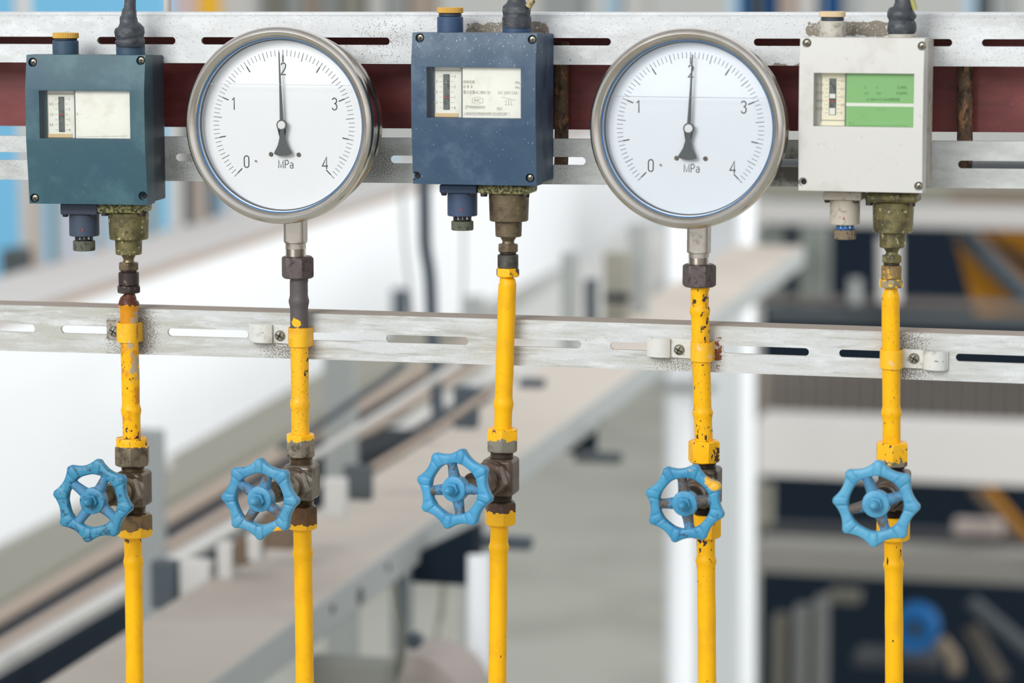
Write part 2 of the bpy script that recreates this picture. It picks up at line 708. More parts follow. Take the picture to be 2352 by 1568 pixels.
def slotted_rail(name, label, m, Y, top, bot, slots, slot_y, slot_h, flange, flange_up=True, lip=0):
    """top, bot, slot_y: functions of picture x giving picture y"""
    x0, x1 = -260, 2620
    org = P(1176, top(1176), Y)
    def q(px, py):
        v = P(px, py, Y) - org
        return (v.x, v.z)
    xs = list(range(x0, x1 + 1, 120))
    outer = [q(x, top(x)) for x in xs] + [q(x, bot(x)) for x in reversed(xs)]
    holes = []
    for a, b in slots:
        za, zb = q(a, slot_y(a)), q(b, slot_y(b))
        h = slot_h * D(a, slot_y(a), Y) / FPX
        pts = slot(0, zb[0] - za[0], 0, h)
        t = (zb[1] - za[1]) / (zb[0] - za[0])
        holes.append([(za[0] + x, za[1] + z + x * t) for x, z in pts])
    pb_, cb_ = B(), B()
    prism(pb_, outer, 0, 0.0026)
    for hl in holes:
        prism(cb_, hl, -0.004, 0.0066)
    me = carve(pb_, cb_)
    bm = B()
    bm.from_mesh(me)
    # flange going back along the upper edge
    for xa, xb in zip(xs[:-1], xs[1:]):
        pa, pb = q(xa, top(xa)), q(xb, top(xb))
        vs = []
        for (x, z) in (pa, pb):
            for (yy, zz) in ((0.0004, 0.0002), (flange, 0.0002), (flange, -0.0026), (0.0026, -0.0026)):
                vs.append(bm.verts.new((x, yy, z + zz)))
        for i in range(4):
            j = (i + 1) % 4
            bm.faces.new((vs[i], vs[j], vs[4 + j], vs[4 + i]))
    if lip:
        for xa, xb in zip(xs[:-1], xs[1:]):
            pa, pb = q(xa, top(xa)), q(xb, top(xb))
            vs = []
            for (x, z) in (pa, pb):
                for (yy, zz) in ((0.0012, 0.0001), (0.0005, lip * .55), (0.0022, lip * .9), (0.006, lip), (0.034, lip), (0.034, 0.0001)):
                    vs.append(bm.verts.new((x, yy, z + zz)))
            for i in range(6):
                j = (i + 1) % 6
                bm.faces.new((vs[i], vs[j], vs[6 + j], vs[6 + i]))
    o = obj(name, bm, m, smooth=20)
    o.location = org
    return o


def L2(a, b):
    return lambda x: a + (b - a) * x / 2352.0


o = slotted_rail('slotted_rail', '', m_rail_up, YR, L2(40, 42), L2(143, 153),
                 [(-60, 150), (223, 403), (462, 655), (715, 895), (965, 1150), (1212, 1403), (1472, 1652), (1731, 1915), (1994, 2187), (2255, 2450)],
                 L2(92.5, 98.5), 17, 0.034, lip=0.0044)
setp(o, 'uppermost white slotted steel rail, along the top behind both gauges', 'rail', 'white slotted steel rails')
o = slotted_rail('slotted_rail', '', m_rail_mid, YR, L2(312, 325), L2(412, 433),
                 [(-90, 105), (159, 350), (402, 595), (648, 842), (896, 1090), (1150, 1345), (1408, 1604), (1668, 1866), (2200, 2400), (2460, 2560)],
                 L2(358, 379), 18, 0.004)
setp(o, 'middle white slotted steel rail, just below the maroon beam', 'rail', 'white slotted steel rails')
o = slotted_rail('slotted_rail', '', m_rail_low, YL, lambda x: 700 + 72 * x / 2352 - 2.5 * math.sin(PI * max(0, min(1, x / 2352))), lambda x: 805 + 76 * x / 2352 - 4 * math.sin(PI * max(0, min(1, x / 2352))),
                 [(-115, 80), (140, 323), (385, 570), (636, 825), (887, 1076), (1143, 1335), (1402, 1596), (1660, 1858), (1927, 2120), (2195, 2392), (2462, 2560)],
                 lambda x: 752 + 74 * x / 2352 - 3 * math.sin(PI * max(0, min(1, x / 2352))), 18, 0.030)
setp(o, 'lower white slotted steel rail that the yellow pipes are clamped to', 'rail', 'white slotted steel rails')

bm = B()
yb = 0.066
for xa, xb in ((-260, 2620),):
    vs = []
    for x in (xa, xb):
        t, b_ = P(x, L2(58, 62)(x), yb).z, P(x, L2(289, 304)(x), yb).z
        xx = P(x, 100, yb).x
        for yy, zz in ((yb, t), (yb + .05, t), (yb + .05, t - .006), (yb + .006, t - .006), (yb + .006, b_ + .006), (yb + .05, b_ + .006), (yb + .05, b_), (yb, b_)):
            vs.append(bm.verts.new((xx, yy, zz)))
    for i in range(8):
        j = (i + 1) % 8
        bm.faces.new((vs[i], vs[j], vs[8 + j], vs[8 + i]))
    bm.faces.new(vs[:8])
    bm.faces.new(vs[8:])
o = obj('maroon_beam', bm, m_maroon, smooth=20)
setp(o, 'dark maroon painted steel channel beam behind the upper white rails', 'beam')

for x, w, lab in ((1289, 33, 'rusty round steel bar behind the rails, right of the middle blue box'),
                  (2215, 36, 'rusty round steel bar behind the rails, right of the cream box')):
    bm = B()
    a, b_ = P(x + 2, 96, .054), P(x, 408, .054)
    r = w / 2 * D(x, 230, .054) / FPX
    tube(bm, [a.lerp(b_, k / 10) for k in range(11)], r, 24, wob=.10)
    o = obj('steel_bar', bm, m_rust)
    setp(o, lab, 'bar', 'rusty bars between the upper rails')

# ------------------------------------------------------------------ pressure gauges
m_chrome = mat('polished_steel', (214, 208, 200), 0.17, metal=1.0, layers=[
    dict(col=(188, 176, 162), scale=12, lo=.45, hi=.7, rough=.24)])
m_chrome_case = mat('case_steel', (176, 168, 156), 0.2, metal=1.0, layers=[
    dict(col=(120, 112, 102), scale=700, lo=.64, hi=.72, rough=.6, metal=.4)])
m_brushed = mat('brushed_steel', (196, 190, 182), 0.26, metal=1.0, layers=[
    dict(col=(140, 130, 116), scale=90, lo=.56, hi=.76, rough=.45)], bump=(900, .2, .0002))
m_dial = mat('dial_white', (248, 250, 251), 0.5)
m_dial2 = mat('dial_bluish_white', (238, 245, 252), 0.5)
m_print = mat('dial_print', (58, 66, 72), 0.6)
m_pointer = mat('pointer_dark', (66, 76, 78), 0.45)
m_hubcap = mat('hub_cap_white', (238, 238, 238), 0.25)
m_blue_ring = mat('gasket_blue', (40, 108, 165), 0.35)
m_shade_ring = mat('bezel_shade_dark', (70, 78, 86), 0.3)  # dark tone of the shadow inside the bezel
m_inner = mat('case_inside', (205, 212, 220), 0.35, metal=.3)
m_glass = glass('thin_glass', (1, 1, 1, 1), .8)
m_liquid = glass('glycerine', (0.997, 0.999, 1, 1), .12)
m_hexdark = mat('dark_nut', (92, 82, 82), 0.5, metal=.35, layers=[
    dict(col=(60, 52, 52), scale=300, lo=.5, hi=.66), dict(col=(168, 160, 152), scale=1100, lo=.68, hi=.74)], bump=(500, .3, .0004))
m_screw = mat('screw_steel', (150, 142, 128), 0.35, metal=.9, layers=[dict(col=(80, 72, 60), scale=600, lo=.5, hi=.65, rough=.6)])


def gauge(cx, cy, rpx, needle_tip, line_y, stem, neck, nut, md, nut_yellow, label, sx_, yaw=0.0, zero_grey=False):
    YF = -0.050
    c = P(cx, cy, YF)
    base = P(sx_, cy, 0)
    rt = root('pressure_gauge', Vector((c.x, 0, c.z)), label, 'pressure gauge', 'round dial pressure gauges', yaw)
    fr = Frame(rt.location, yaw)
    s = D(cx, cy, YF) / FPX
    R = rpx * s
    AX = Vector((0, 1, 0))
    M = Matrix(((1, 0, 0), (0, 0, 1), (0, 1, 0))).transposed()
    M = Matrix((Vector((1, 0, 0)), Vector((0, 0, 1)), Vector((0, 1, 0)))).transposed()
    # case
    bm = B()
    Rc = R - 0.0052
    lathe(bm, [(R - .011, YF + .010), (Rc, YF + .012), (Rc, YF + .036), (Rc + .0008, YF + .037), (Rc + .0008, YF + .041), (Rc - .0004, YF + .042),
               (Rc - .001, YF + .050), (Rc - .004, YF + .054), (Rc - .012, YF + .056), (.001, YF + .056)], (0, 0, 0), seg=128, M=M, cap=False)
    obj('case', bm, m_chrome_case, rt, smooth=30)
    # bezel: a rolled polished ring
    bm = B()
    prof = [(R - .004, YF + .0135), (R - .0006, YF + .013), (R, YF + .0115), (R, YF + .0050), (R - .0008, YF + .0026), (R - .0024, YF + .0009), (R - .0042, YF + .0002),
            (R - .0054, YF + .0012), (R - .0062, YF + .0016), (R - .0072, YF + .0024), (R - .0086, YF + .0040), (R - .0094, YF + .0062), (R - .0094, YF + .010), (R - .0105, YF + .0105)]
    lathe(bm, prof, (0, 0, 0), seg=160, M=M, cap=False)
    obj('bezel', bm, m_chrome, rt, smooth=50)
    # inner wall, gasket ring, and a dark ring painted as the bezel's shadow
    bm = B()
    lathe(bm, [(R - .0084, YF + .0062), (R - .0086, YF + .0070), (R - .0100, YF + .0074), (R - .0106, YF + .0176)], (0, 0, 0), seg=128, M=M, cap=False)
    obj('inner_wall', bm, m_inner, rt)
    bm = B()
    for k in range(160):
        pass
    lathe(bm, [(R - .0088, YF + .0052), (R - .0093, YF + .0050), (R - .0097, YF + .0054), (R - .0097, YF + .0062), (R - .0088, YF + .0064)], (0, 0, 0), seg=128, M=M, cap=False)
    obj('gasket_ring', bm, m_blue_ring, rt)
    bm = B()
    lathe(bm, [(R - .0094, YF + .0100), (R - .0108, YF + .0098), (R - .0112, YF + .0106), (R - .0094, YF + .0110)], (0, 0, 0), seg=128, M=M, cap=False)
    obj('shade_ring', bm, m_shade_ring, rt)
    # dial
    yd = YF + .0165
    bm = B()
    lathe(bm, [(R - .0098, yd), (R - .0098, yd + .001)], (0, 0, 0), seg=128, M=M)
    dial = obj('dial_plate', bm, md, rt)
    k = s * 1.012 * rpx / 228.0
    # the needle hub in the picture gives the dial's centre
    hx, hz = 0.0, 0.0
    bm = B()
    bmaj = B()
    ym = yd - .00022
    for i in range(81):
        a = math.radians(225 - i * 270 / 80)
        dx, dz = math.cos(a), math.sin(a)
        def seg_(r0, r1, w, bq=None):
            stroke(bq or bm, [(hx + dx * r0 * k, hz + dz * r0 * k), (hx + dx * r1 * k, hz + dz * r1 * k)], w * k, ym)
        if i % 10 == 0:
            seg_(171, 159, 1.5)
            seg_(159, 144, 2.6, bmaj)
        elif i % 5 == 0:
            seg_(171, 151, 1.6)
        else:
            seg_(171, 157, 1.15)
    obj('scale_marks', bm, mat('dial_print_light', (112, 120, 126), .6), dial, smooth=0)
    obj('major_marks', bmaj, m_print, dial, smooth=0)
    for ch, x, z in (('0', -91, -86), ('1', -121, 47), ('2', 1, 128), ('3', 123, 49), ('4', 99, -86)):
        bm = B()
        write(bm, ch, x * k, z * k, 28 * k, 2.5 * k, ym, .95)
        obj('numeral', bm, m_print, dial, smooth=0)
    bm = B()
    write(bm, 'MPa', 5 * k, -90 * k, 19 * k, 1.7 * k, ym, 1.0)
    obj('unit_lettering', bm, m_print, dial, smooth=0)
    # small zero stop pin and two dial screws
    for x, z, r in ((-31, -68, 5.2), (36, -68, 5.2)):
        bm = B()
        lathe(bm, [(r * k, yd), (r * k, yd - .0008), (r * .6 * k, yd - .0014)], (x * k, 0, z * k), seg=20, M=M)
        sc = obj('dial_screw', bm, m_screw, rt)
        bm = B()
        box(bm, (x * k, yd - .0015, z * k), (r * 1.3 * k, .0003, .0004))
        box(bm, (x * k, yd - .0015, z * k), (.0004, .0003, r * 1.3 * k))
        obj('cross_slot', bm, m_dark, sc, smooth=0)
    bm = B()
    lathe(bm, [(2.2 * k, yd), (1.8 * k, yd - .002)], (-68 * k, 0, -84 * k), seg=14, M=M)
    obj('stop_pin', bm, m_screw, rt)
    # pointer
    yp = yd - .0045
    t = needle_tip
    a = Matrix.Rotation(-t, 2)
    pts = [(-1.2, 166), (1.2, 166), (2.3, 90), (4.2, 14)]
    tail = [(5.0, -12), (6.5, -30), (11, -48), (17, -60), (21, -67), (21, -70), (18, -73), (9, -75.5), (0, -76), (-9, -75.5), (-18, -73), (-21, -70), (-21, -67), (-17, -60), (-11, -48), (-6.5, -30), (-5.0, -12)]
    tail = [(x, z * .93) for x, z in tail]
    poly = pts + arc(0, 0, 13, 13, 70, -68, 8) + tail + arc(0, 0, 13, 13, 248, 110, 8) + [(-4.2, 14), (-2.3, 90)]
    poly = [(v.x * k, v.y * k) for v in (a @ Vector(p) for p in poly)]
    bm = B()
    prism(bm, poly, yp - .0003, yp + .0003)
    ptr = obj('pointer', bm, m_pointer, rt, smooth=0)
    bm = B()
    lathe(bm, [(9.6 * k, yp + .004), (9.6 * k, yp - .0010), (8.8 * k, yp - .0016), (1.2 * k, yp - .0017), (.5 * k, yp - .0014)], (0, 0, 0), seg=36, M=M)
    obj('hub_cap', bm, m_hubcap, ptr)
    # liquid filling with its surface line, and the window
    zl = (cy - line_y) * s
    Rl = R - .0112
    bm = B()
    arcp = []
    a0 = math.asin(zl / Rl)
    for i in range(73):
        t_ = PI - a0 + (PI + 2 * a0) * i / 72
        arcp.append((Rl * math.cos(t_), Rl * math.sin(t_)))
    prism(bm, arcp, YF + .0076, YF + .0079)
    obj('liquid_fill', bm, m_liquid, rt, smooth=0)
    bm = B()
    x_ = math.sqrt(Rl * Rl - zl * zl)
    box(bm, (0, YF + .0080, zl - .0002), (2 * x_, .0002, .0003))
    obj('liquid_line', bm, mat('meniscus', (196, 206, 212), .3), rt, smooth=0)
    bm = B()
    lathe(bm, [(R - .0088, YF + .0066), (R - .0088, YF + .0069)], (0, 0, 0), seg=96, M=M)
    obj('window_glass', bm, m_glass, rt)
    # stem below the case, threads, and nut
    sx, sz0, sz1, hw = stem
    def loc(px, py):
        return fr.at(px, py, 0.0)
    u = fr.sc(sx, sz0, 0.0)
    top, bt = loc(sx, sz0).z + .012, loc(sx, sz1).z
    x0 = loc(sx, sz1).x
    bm = B()
    Mz = Matrix.Identity(3)
    w = hw * u
    # square stem with rounded corners
    ring = []
    for i in range(48):
        an = 2 * PI * i / 48
        rr = min(w * .94 / max(abs(math.cos(an)), abs(math.sin(an))), w * 1.12)
        ring.append((rr * math.cos(an + .05), rr * math.sin(an + .05)))
    r0 = [bm.verts.new((x0 + x, y, top)) for x, y in ring]
    r1 = [bm.verts.new((x0 + x, y, bt)) for x, y in ring]
    for i in range(48):
        j = (i + 1) % 48
        bm.faces.new((r0[i], r0[j], r1[j], r1[i]))
    bm.faces.new(r0)
    bm.faces.new(r1)
    obj('stem', bm, m_brushed, rt)
    n0, n1, nw = neck
    bm = B()
    prof = [(w * 1.03, 0), (w * 1.03, -.0012), (nw * u * .98, -.0018)]
    z_ = -.0018
    zn = loc(sx, nut[0]).z - bt
    prof.append((nw * u * .98, zn * .5))
    z_ = zn * .5
    while z_ > zn:
        prof += [(nw * u, z_ - .0003), (nw * u * .93, z_ - .0008)]
        z_ -= .0010
    lathe(bm, prof, (x0, 0, bt), seg=40, M=Mz)
    obj('threaded_neck', bm, m_brushed, rt, smooth=25)
    bm = B()
    xn = loc(nut[2], nut[1]).x
    hexnut(bm, (xn, 0, 0), nut[3] * u, loc(sx, nut[0]).z, loc(sx, nut[1]).z, rot=PI / 6 + .05 + (0 if not nut_yellow else .03), M=Mz)
    obj('union_nut', bm, m_hexdark, rt, smooth=20)
    return rt


gauge(636, 289, 227, math.radians(-1.8), 195, (679, 500, 553, 26), (560, 590, 24), (588, 638, 684, 38), m_dial, False,
      'round steel dial gauge left of the middle blue box, needle just left of 2', 682)
gauge(1580, 297, 231, math.radians(2.6), 224, (1605, 515, 576, 27), (580, 607, 24), (606, 658, 1606, 39), m_dial2, True,
      'round steel dial gauge between middle blue box and cream box, needle right of 2', 1607, yaw=math.radians(-2.5))

# ------------------------------------------------------------------ pressure switch boxes
m_teal = mat('teal_paint', (42, 80, 92), 0.5, layers=[
    dict(col=(38, 76, 94), scale=18, lo=.45, hi=.62, amount=.8),
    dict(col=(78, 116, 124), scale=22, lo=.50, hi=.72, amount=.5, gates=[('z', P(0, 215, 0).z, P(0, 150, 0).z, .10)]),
    dict(col=(120, 150, 156), scale=1100, lo=.64, hi=.72, amount=.35),
    dict(col=(196, 206, 204), scale=900, lo=.70, hi=.725, amount=.8, stretch=(1.3, 1, .5))], bump=(1500, .3, .0002))
m_slate = mat('slate_blue_paint', (49, 75, 98), 0.5, layers=[
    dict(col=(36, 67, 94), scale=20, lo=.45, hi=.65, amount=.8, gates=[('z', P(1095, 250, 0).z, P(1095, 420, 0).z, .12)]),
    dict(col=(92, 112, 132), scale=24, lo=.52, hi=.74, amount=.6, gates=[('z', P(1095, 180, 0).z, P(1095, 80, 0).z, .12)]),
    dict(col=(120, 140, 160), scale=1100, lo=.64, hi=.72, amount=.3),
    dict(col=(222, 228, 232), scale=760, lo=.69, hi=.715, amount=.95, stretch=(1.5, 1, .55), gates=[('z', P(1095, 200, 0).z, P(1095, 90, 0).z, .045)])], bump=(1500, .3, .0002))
m_cream = mat('cream_grey_paint', (205, 204, 199), 0.55, layers=[
    dict(col=(190, 186, 178), scale=24, lo=.5, hi=.72, amount=.8),
    dict(col=(160, 148, 130), scale=260, lo=.64, hi=.72, amount=.6),
    dict(col=(100, 92, 80), scale=700, lo=.70, hi=.74, amount=.6)], bump=(1300, .35, .0002))
m_base_dark = mat('dark_base_paint', (46, 58, 72), 0.5, layers=[
    dict(col=(34, 42, 54), scale=30, lo=.45, hi=.7),
    dict(col=(190, 190, 180), scale=170, lo=.71, hi=.74, amount=.8, gates=[('y', .012, .028, .06)])], bump=(900, .3, .0003))
m_base_blue = mat('blue_base_paint', (52, 78, 106), 0.55, layers=[
    dict(col=(38, 52, 74), scale=60, lo=.45, hi=.65, stretch=(1, 1, .5)),
    dict(col=(120, 104, 84), scale=90, lo=.66, hi=.74, amount=.7)], bump=(900, .3, .0003))
m_base_cream = mat('grey_base_paint', (178, 174, 164), 0.6, layers=[
    dict(col=(130, 124, 112), scale=80, lo=.48, hi=.68)], bump=(900, .3, .0003))
m_olive = mat('olive_brass', (124, 116, 78), 0.42, metal=.55, layers=[
    dict(col=(88, 84, 60), scale=90, lo=.45, hi=.62),
    dict(col=(206, 202, 150), scale=240, lo=.60, hi=.68, rough=.6, metal=.1),
    dict(col=(64, 66, 50), scale=300, lo=.60, hi=.68)], bump=(500, .5, .0004))
m_olive_brown = mat('brown_brass', (112, 98, 76), 0.45, metal=.5, layers=[
    dict(col=(84, 72, 60), scale=90, lo=.45, hi=.62),
    dict(col=(150, 156, 92), scale=60, lo=.62, hi=.76, gates=[('near', tp(P(1210, 455)), .004, .012, .1)]),
    dict(col=(190, 176, 150), scale=500, lo=.66, hi=.72, rough=.6, metal=.1)], bump=(500, .5, .0004))
m_speckle = mat('speckled_flange', (176, 172, 120), 0.6, metal=.1, layers=[
    dict(col=(86, 84, 54), scale=420, lo=.47, hi=.53)], bump=(500, .6, .0004))
m_bronze = mat('worn_bronze_nut', (120, 106, 84), 0.38, metal=.75, layers=[
    dict(col=(84, 70, 56), scale=80, lo=.45, hi=.65), dict(col=(178, 160, 130), scale=300, lo=.62, hi=.72)], bump=(600, .35, .0003))
m_darkfit = mat('dark_fitting', (66, 58, 56), 0.4, metal=.6, layers=[
    dict(col=(130, 116, 100), scale=260, lo=.60, hi=.70)], bump=(600, .4, .0003))
m_greyfit = mat('grey_fitting', (86, 84, 78), 0.55, metal=.5, layers=[
    dict(col=(60, 58, 54), scale=120, lo=.45, hi=.65), dict(col=(150, 140, 120), scale=500, lo=.64, hi=.72)], bump=(600, .4, .0003))
m_tape = mat('black_tape', (58, 63, 69), 0.55, layers=[
    dict(col=(92, 96, 98), scale=120, lo=.50, hi=.70, stretch=(1, 1, 2)), dict(col=(36, 40, 46), scale=90, lo=.5, hi=.66)], bump=(160, .5, .001))
m_capy = mat('yellow_cap', (206, 160, 66), 0.5)
m_capc = mat('cream_cap', (214, 190, 150), 0.5)
m_plate = mat('plate_white', (243, 244, 242), 0.45, layers=[dict(col=(232, 231, 226), scale=60, lo=.5, hi=.7)])
m_plate_cream = mat('plate_cream', (246, 240, 220), 0.45)
m_plate_green = mat('plate_green', (132, 190, 122), 0.45, layers=[dict(col=(112, 166, 106), scale=60, lo=.58, hi=.74)])
m_print_l = mat('faded_print', (150, 148, 140), .6)
m_print_g = mat('faded_print_green', (70, 126, 66), .6)
m_slotdark = mat('scale_slot', (92, 102, 104), .35, layers=[dict(col=(60, 66, 68), scale=260, lo=.45, hi=.6), dict(col=(176, 180, 176), scale=300, lo=.66, hi=.70)])
m_knob = mat('knob_olive', (92, 96, 80), .6, layers=[dict(col=(60, 62, 54), scale=300, lo=.5, hi=.6)])
m_knob_b = mat('knob_brown', (128, 112, 90), .6, layers=[dict(col=(86, 74, 60), scale=300, lo=.5, hi=.6)])
m_white = mat('white_print', (236, 238, 238), .5)
m_black = mat('black_plastic', (24, 26, 28), .4)
m_bluering = mat('ring_blue', (36, 100, 170), .4)
m_red = mat('red_mark', (190, 40, 44), .5)
m_tan = mat('yellowed_strip', (222, 196, 152), .6)
IZ = Matrix.Identity(3)


def seg_stack(fr, rt, parts, cxs):
    """parts: (name, material, kind, y0, y1, halfwidth0, halfwidth1, options)"""
    made = {}
    for name, m, kind, y0, y1, w0, w1, parent in parts:
        cx0 = cxs(y0)
        a, b_ = fr.at(cx0, y0, 0), fr.at(cxs(y1), y1, 0)
        u = fr.sc(cx0, (y0 + y1) / 2, 0)
        bm = B()
        c = Vector((a.x, 0, 0))
        if kind == 'hex':
            hexnut(bm, c, w0 * u, a.z, b_.z, rot=w1, M=IZ)
        elif kind == 'cyl':
            e = min(.0007, abs(a.z - b_.z) * .25)
            lathe(bm, [(w0 * u - e, a.z), (w0 * u, a.z - e), (w1 * u, b_.z + e), (w1 * u - e, b_.z)], c, seg=44, M=IZ)
        elif kind == 'flare':
            h = a.z - b_.z
            lathe(bm, [(w0 * u, a.z), (w0 * u * .9, a.z - h * .25), (w1 * u, a.z - h * .55), (w1 * u, a.z - h * .75), (w1 * u * 1.15, b_.z)], c, seg=36, M=IZ)
        o = obj(name, bm, m, made.get(parent, rt), smooth=30)
        made[name] = o
    return made


def switch_box(spec):
    s = spec
    cx, cy = s['c']
    base = P(cx, cy, 0)
    rt = root('pressure_switch', (base.x, 0, base.z), s['label'], 'pressure switch', 'square pressure switch boxes', s['yaw'])
    fr = Frame((base.x, 0, base.z), s['yaw'])
    yf = -0.033
    tl, tr_, bl, br = [fr.at(*q, yf) for q in s['corners']]
    x0, x1 = (tl.x + bl.x) / 2, (tr_.x + br.x) / 2
    zt, zb = (tl.z + tr_.z) / 2, (bl.z + br.z) / 2
    H = zt - zb
    wt = fr.at(cx, s['win'][2], yf).z
    wb = fr.at(cx, s['win'][3], yf).z
    ysplit = -0.012
    # cover: faceted front that bulges around the window
    bm = B()
    bul = s['bulge']
    z1_, z2_ = wt + .0015, wb - .003
    prismx(bm, [(ysplit, zt), (yf, zt), (yf - bul, z1_), (yf - bul, z2_), (yf, zb), (ysplit, zb)], x0, x1)
    cut = B()
    wx0, wx1 = fr.at(s['win'][0], cy, yf - bul).x, fr.at(s['win'][1], cy, yf - bul).x
    box(cut, ((wx0 + wx1) / 2, yf - bul, (wt + wb) / 2), (wx1 - wx0, .019, wt - wb))
    sc_pts = []
    u = fr.sc(cx, cy, yf)
    M = Matrix((Vector((1, 0, 0)), Vector((0, 0, 1)), Vector((0, 1, 0)))).transposed()
    for (qx, qy) in s['screws']:
        v = fr.at(qx, qy, yf - .001)
        sc_pts.append(v)
        lathe(cut, [(10.5 * u, -.01), (10.5 * u, .0034)], (v.x, yf, v.z), seg=28, M=M)
    me = carve(bm, cut)
    obj('cover', me, s['paint'], rt, smooth=25, bevel=.0011)
    # base housing behind the cover
    bm = B()
    g = s['gap']
    xi0, xi1 = x0 + .0018, x1 - .0012
    prismx(bm, [(ysplit + .0004, zt - .0015), (ysplit + .0004, zb + .0008), (g, zb + .0008), (g, zt - .0015)], xi0, xi1 + s.get('widen', 0))
    obj('housing', bm, s['base'], rt, smooth=25, bevel=.0012)
    # cover screws; one hole of each box is empty
    for i, v in enumerate(sc_pts):
        bm = B()
        if i == s['empty']:
            lathe(bm, [(6.4 * u, yf + .0036), (6.4 * u, yf + .0031), (5.6 * u, yf + .0029), (.0001, yf + .0031)], (v.x, 0, v.z), seg=24, M=M, cap=False)
            obj('hole_shade', bm, m_dark, rt)  # dark disc painted in for the shade of the empty hole
            continue
        lathe(bm, [(7.8 * u, yf + .0033), (7.8 * u, yf + .0018), (6.6 * u, yf + .0009), (3 * u, yf + .0005), (.0001, yf + .0004)], (v.x, 0, v.z), seg=28, M=M, cap=False)
        so = obj('screw', bm, m_screw, rt)
        bm = B()
        t = .5 + i * 1.1
        Ry = Matrix.Rotation(t, 3, 'Y')
        box(bm, (v.x, yf + .0004, v.z), (9 * u, .0004, 1.5 * u), Ry)
        box(bm, (v.x, yf + .0004, v.z), (1.5 * u, .0004, 9 * u), Ry)
        obj('cross_slot', bm, m_dark, so, smooth=0)
    # plates inside the window
    yw = yf - bul
    div = fr.at(s['div'], cy, yw + .006).x
    bm = B()
    box(bm, ((div + wx1) / 2 + .0006, yw + .0052, (wt + wb) / 2), (wx1 - div + .0, .0012, wt - wb - .0004))
    npl = obj('name_plate', bm, s['np_mat'], rt, smooth=0)
    # inner edge strip and scale plate
    bm = B()
    box(bm, ((wx0 + div) / 2 + .0024, yw + .0092, (wt + wb) / 2), (div - wx0 - .0042, .001, wt - wb - .0004))
    spl = obj('scale_plate', bm, s['sp_mat'], rt, smooth=0)
    bm = B()
    box(bm, (div - .0001, yw + .0056, (wt + wb) / 2), (.0007, .0020, wt - wb - .0006))
    obj('divider', bm, mat('divider_grey', (112, 118, 120), .5), rt, smooth=0)
    xl = wx0 + .0045
    bm = B()
    lw = .0006
    ys = yw + .0086
    box(bm, (xl, ys, (wt + wb) / 2), (lw, .0003, wt - wb - .006))
    zline = wt - .0032 if s['np_mat'] != m_plate_green else wb + .0042
    box(bm, ((xl + div) / 2, ys, zline), (div - xl, .0003, lw))
    obj('border_line', bm, m_print_l, spl, smooth=0)
    if s['np_mat'] != m_plate_green:
        bm = B()
        box(bm, ((xl + div) / 2 - .002, ys - .0002, wb + .0019), (div - xl - .004, .0006, .0030))
        obj('yellowed_strip', bm, m_tan, spl, smooth=0)
    # scale slot with ticks and figures
    s0, s1, sy0, sy1 = s['slot']
    a, b_ = fr.at(s0, sy0, ys), fr.at(s1, sy1, ys)
    bm = B()
    box(bm, ((a.x + b_.x) / 2, ys, (a.z + b_.z) / 2), (b_.x - a.x, .0006, a.z - b_.z))
    so = obj('scale_slot', bm, m_slotdark, spl, smooth=0)
    bm = B()
    zi = a.z + (b_.z - a.z) * s['ind']
    box(bm, ((a.x + b_.x) / 2, ys - .0005, zi), ((b_.x - a.x) * .95, .0004, .0007))
    obj('indicator', bm, m_red, spl, smooth=0)
    if s['np_mat'] == m_plate_green:
        bm = B()
        box(bm, ((a.x + b_.x) / 2, ys - .0006, a.z + (b_.z - a.z) * .48), ((b_.x - a.x) * .8, .0006, .0034))
        box(bm, ((a.x + b_.x) / 2, ys - .0006, a.z + (b_.z - a.z) * .90), ((b_.x - a.x) * .8, .0006, .0050))
        obj('slider', bm, m_white, spl, smooth=0)
    ticks = B()
    n = len(s['figs'])
    lines = []
    tw = .0022
    th = (a.z - b_.z)
    for i in range(n):
        z = a.z - th * (.06 + .88 * i / (n - 1))
        box(ticks, (a.x - tw * .9, ys, z), (tw, .0003, .00022))
        box(ticks, (b_.x + tw * .9, ys, z), (tw, .0003, .00022))
        f = s['figs'][i]
        sz = s['figsize']
        if i % 2 == 0:
            lines.append((f, b_.x + tw * 1.6, z - sz * .35, sz, .9))
        else:
            lines.append((f, a.x - tw * 1.6 - len(f) * sz * .48, z - sz * .35, sz, .9))
    obj('tick_marks', ticks, m_print_l, spl, smooth=0)
    obj('scale_figures', text_mesh(lines, ys - .0001), m_print_l, spl, smooth=0)
    L = []
    yn = yw + .0045
    for t_, qx, qy, hpx, sx in s['text']:
        v = fr.at(qx, qy, yn)
        L.append((t_, v.x, v.z, hpx * u * 1.36, sx))
    if L:
        obj('lettering', text_mesh(L, yn), s['ink'], npl, smooth=0)
    if s.get('marks'):
        bm = B()
        for pts, w in s['marks']:
            stroke(bm, [(fr.at(x, y, yn).x, fr.at(x, y, yn).z) for x, y in pts], w * u, yn)
        obj('printed_mark', bm, s['ink'], npl, smooth=0)
    if s.get('stripe'):
        y0_, y1_ = s['stripe']
        p0, p1 = fr.at(s['div'], y0_, yn), fr.at(s['div'], y1_, yn)
        bm = B()
        box(bm, ((div + wx1) / 2 + .0006, yn, (p0.z + p1.z) / 2), (wx1 - div, .0003, p0.z - p1.z))
        obj('white_stripe', bm, m_white, npl, smooth=0)
    bm = B()
    box(bm, ((wx0 + wx1) / 2, yw + .0016, (wt + wb) / 2), (wx1 - wx0 - .0004, .0008, wt - wb - .0004))
    obj('window_pane', bm, glass('pane_' + s['key'], (.98, .98, .96, 1), .7), rt, smooth=0)

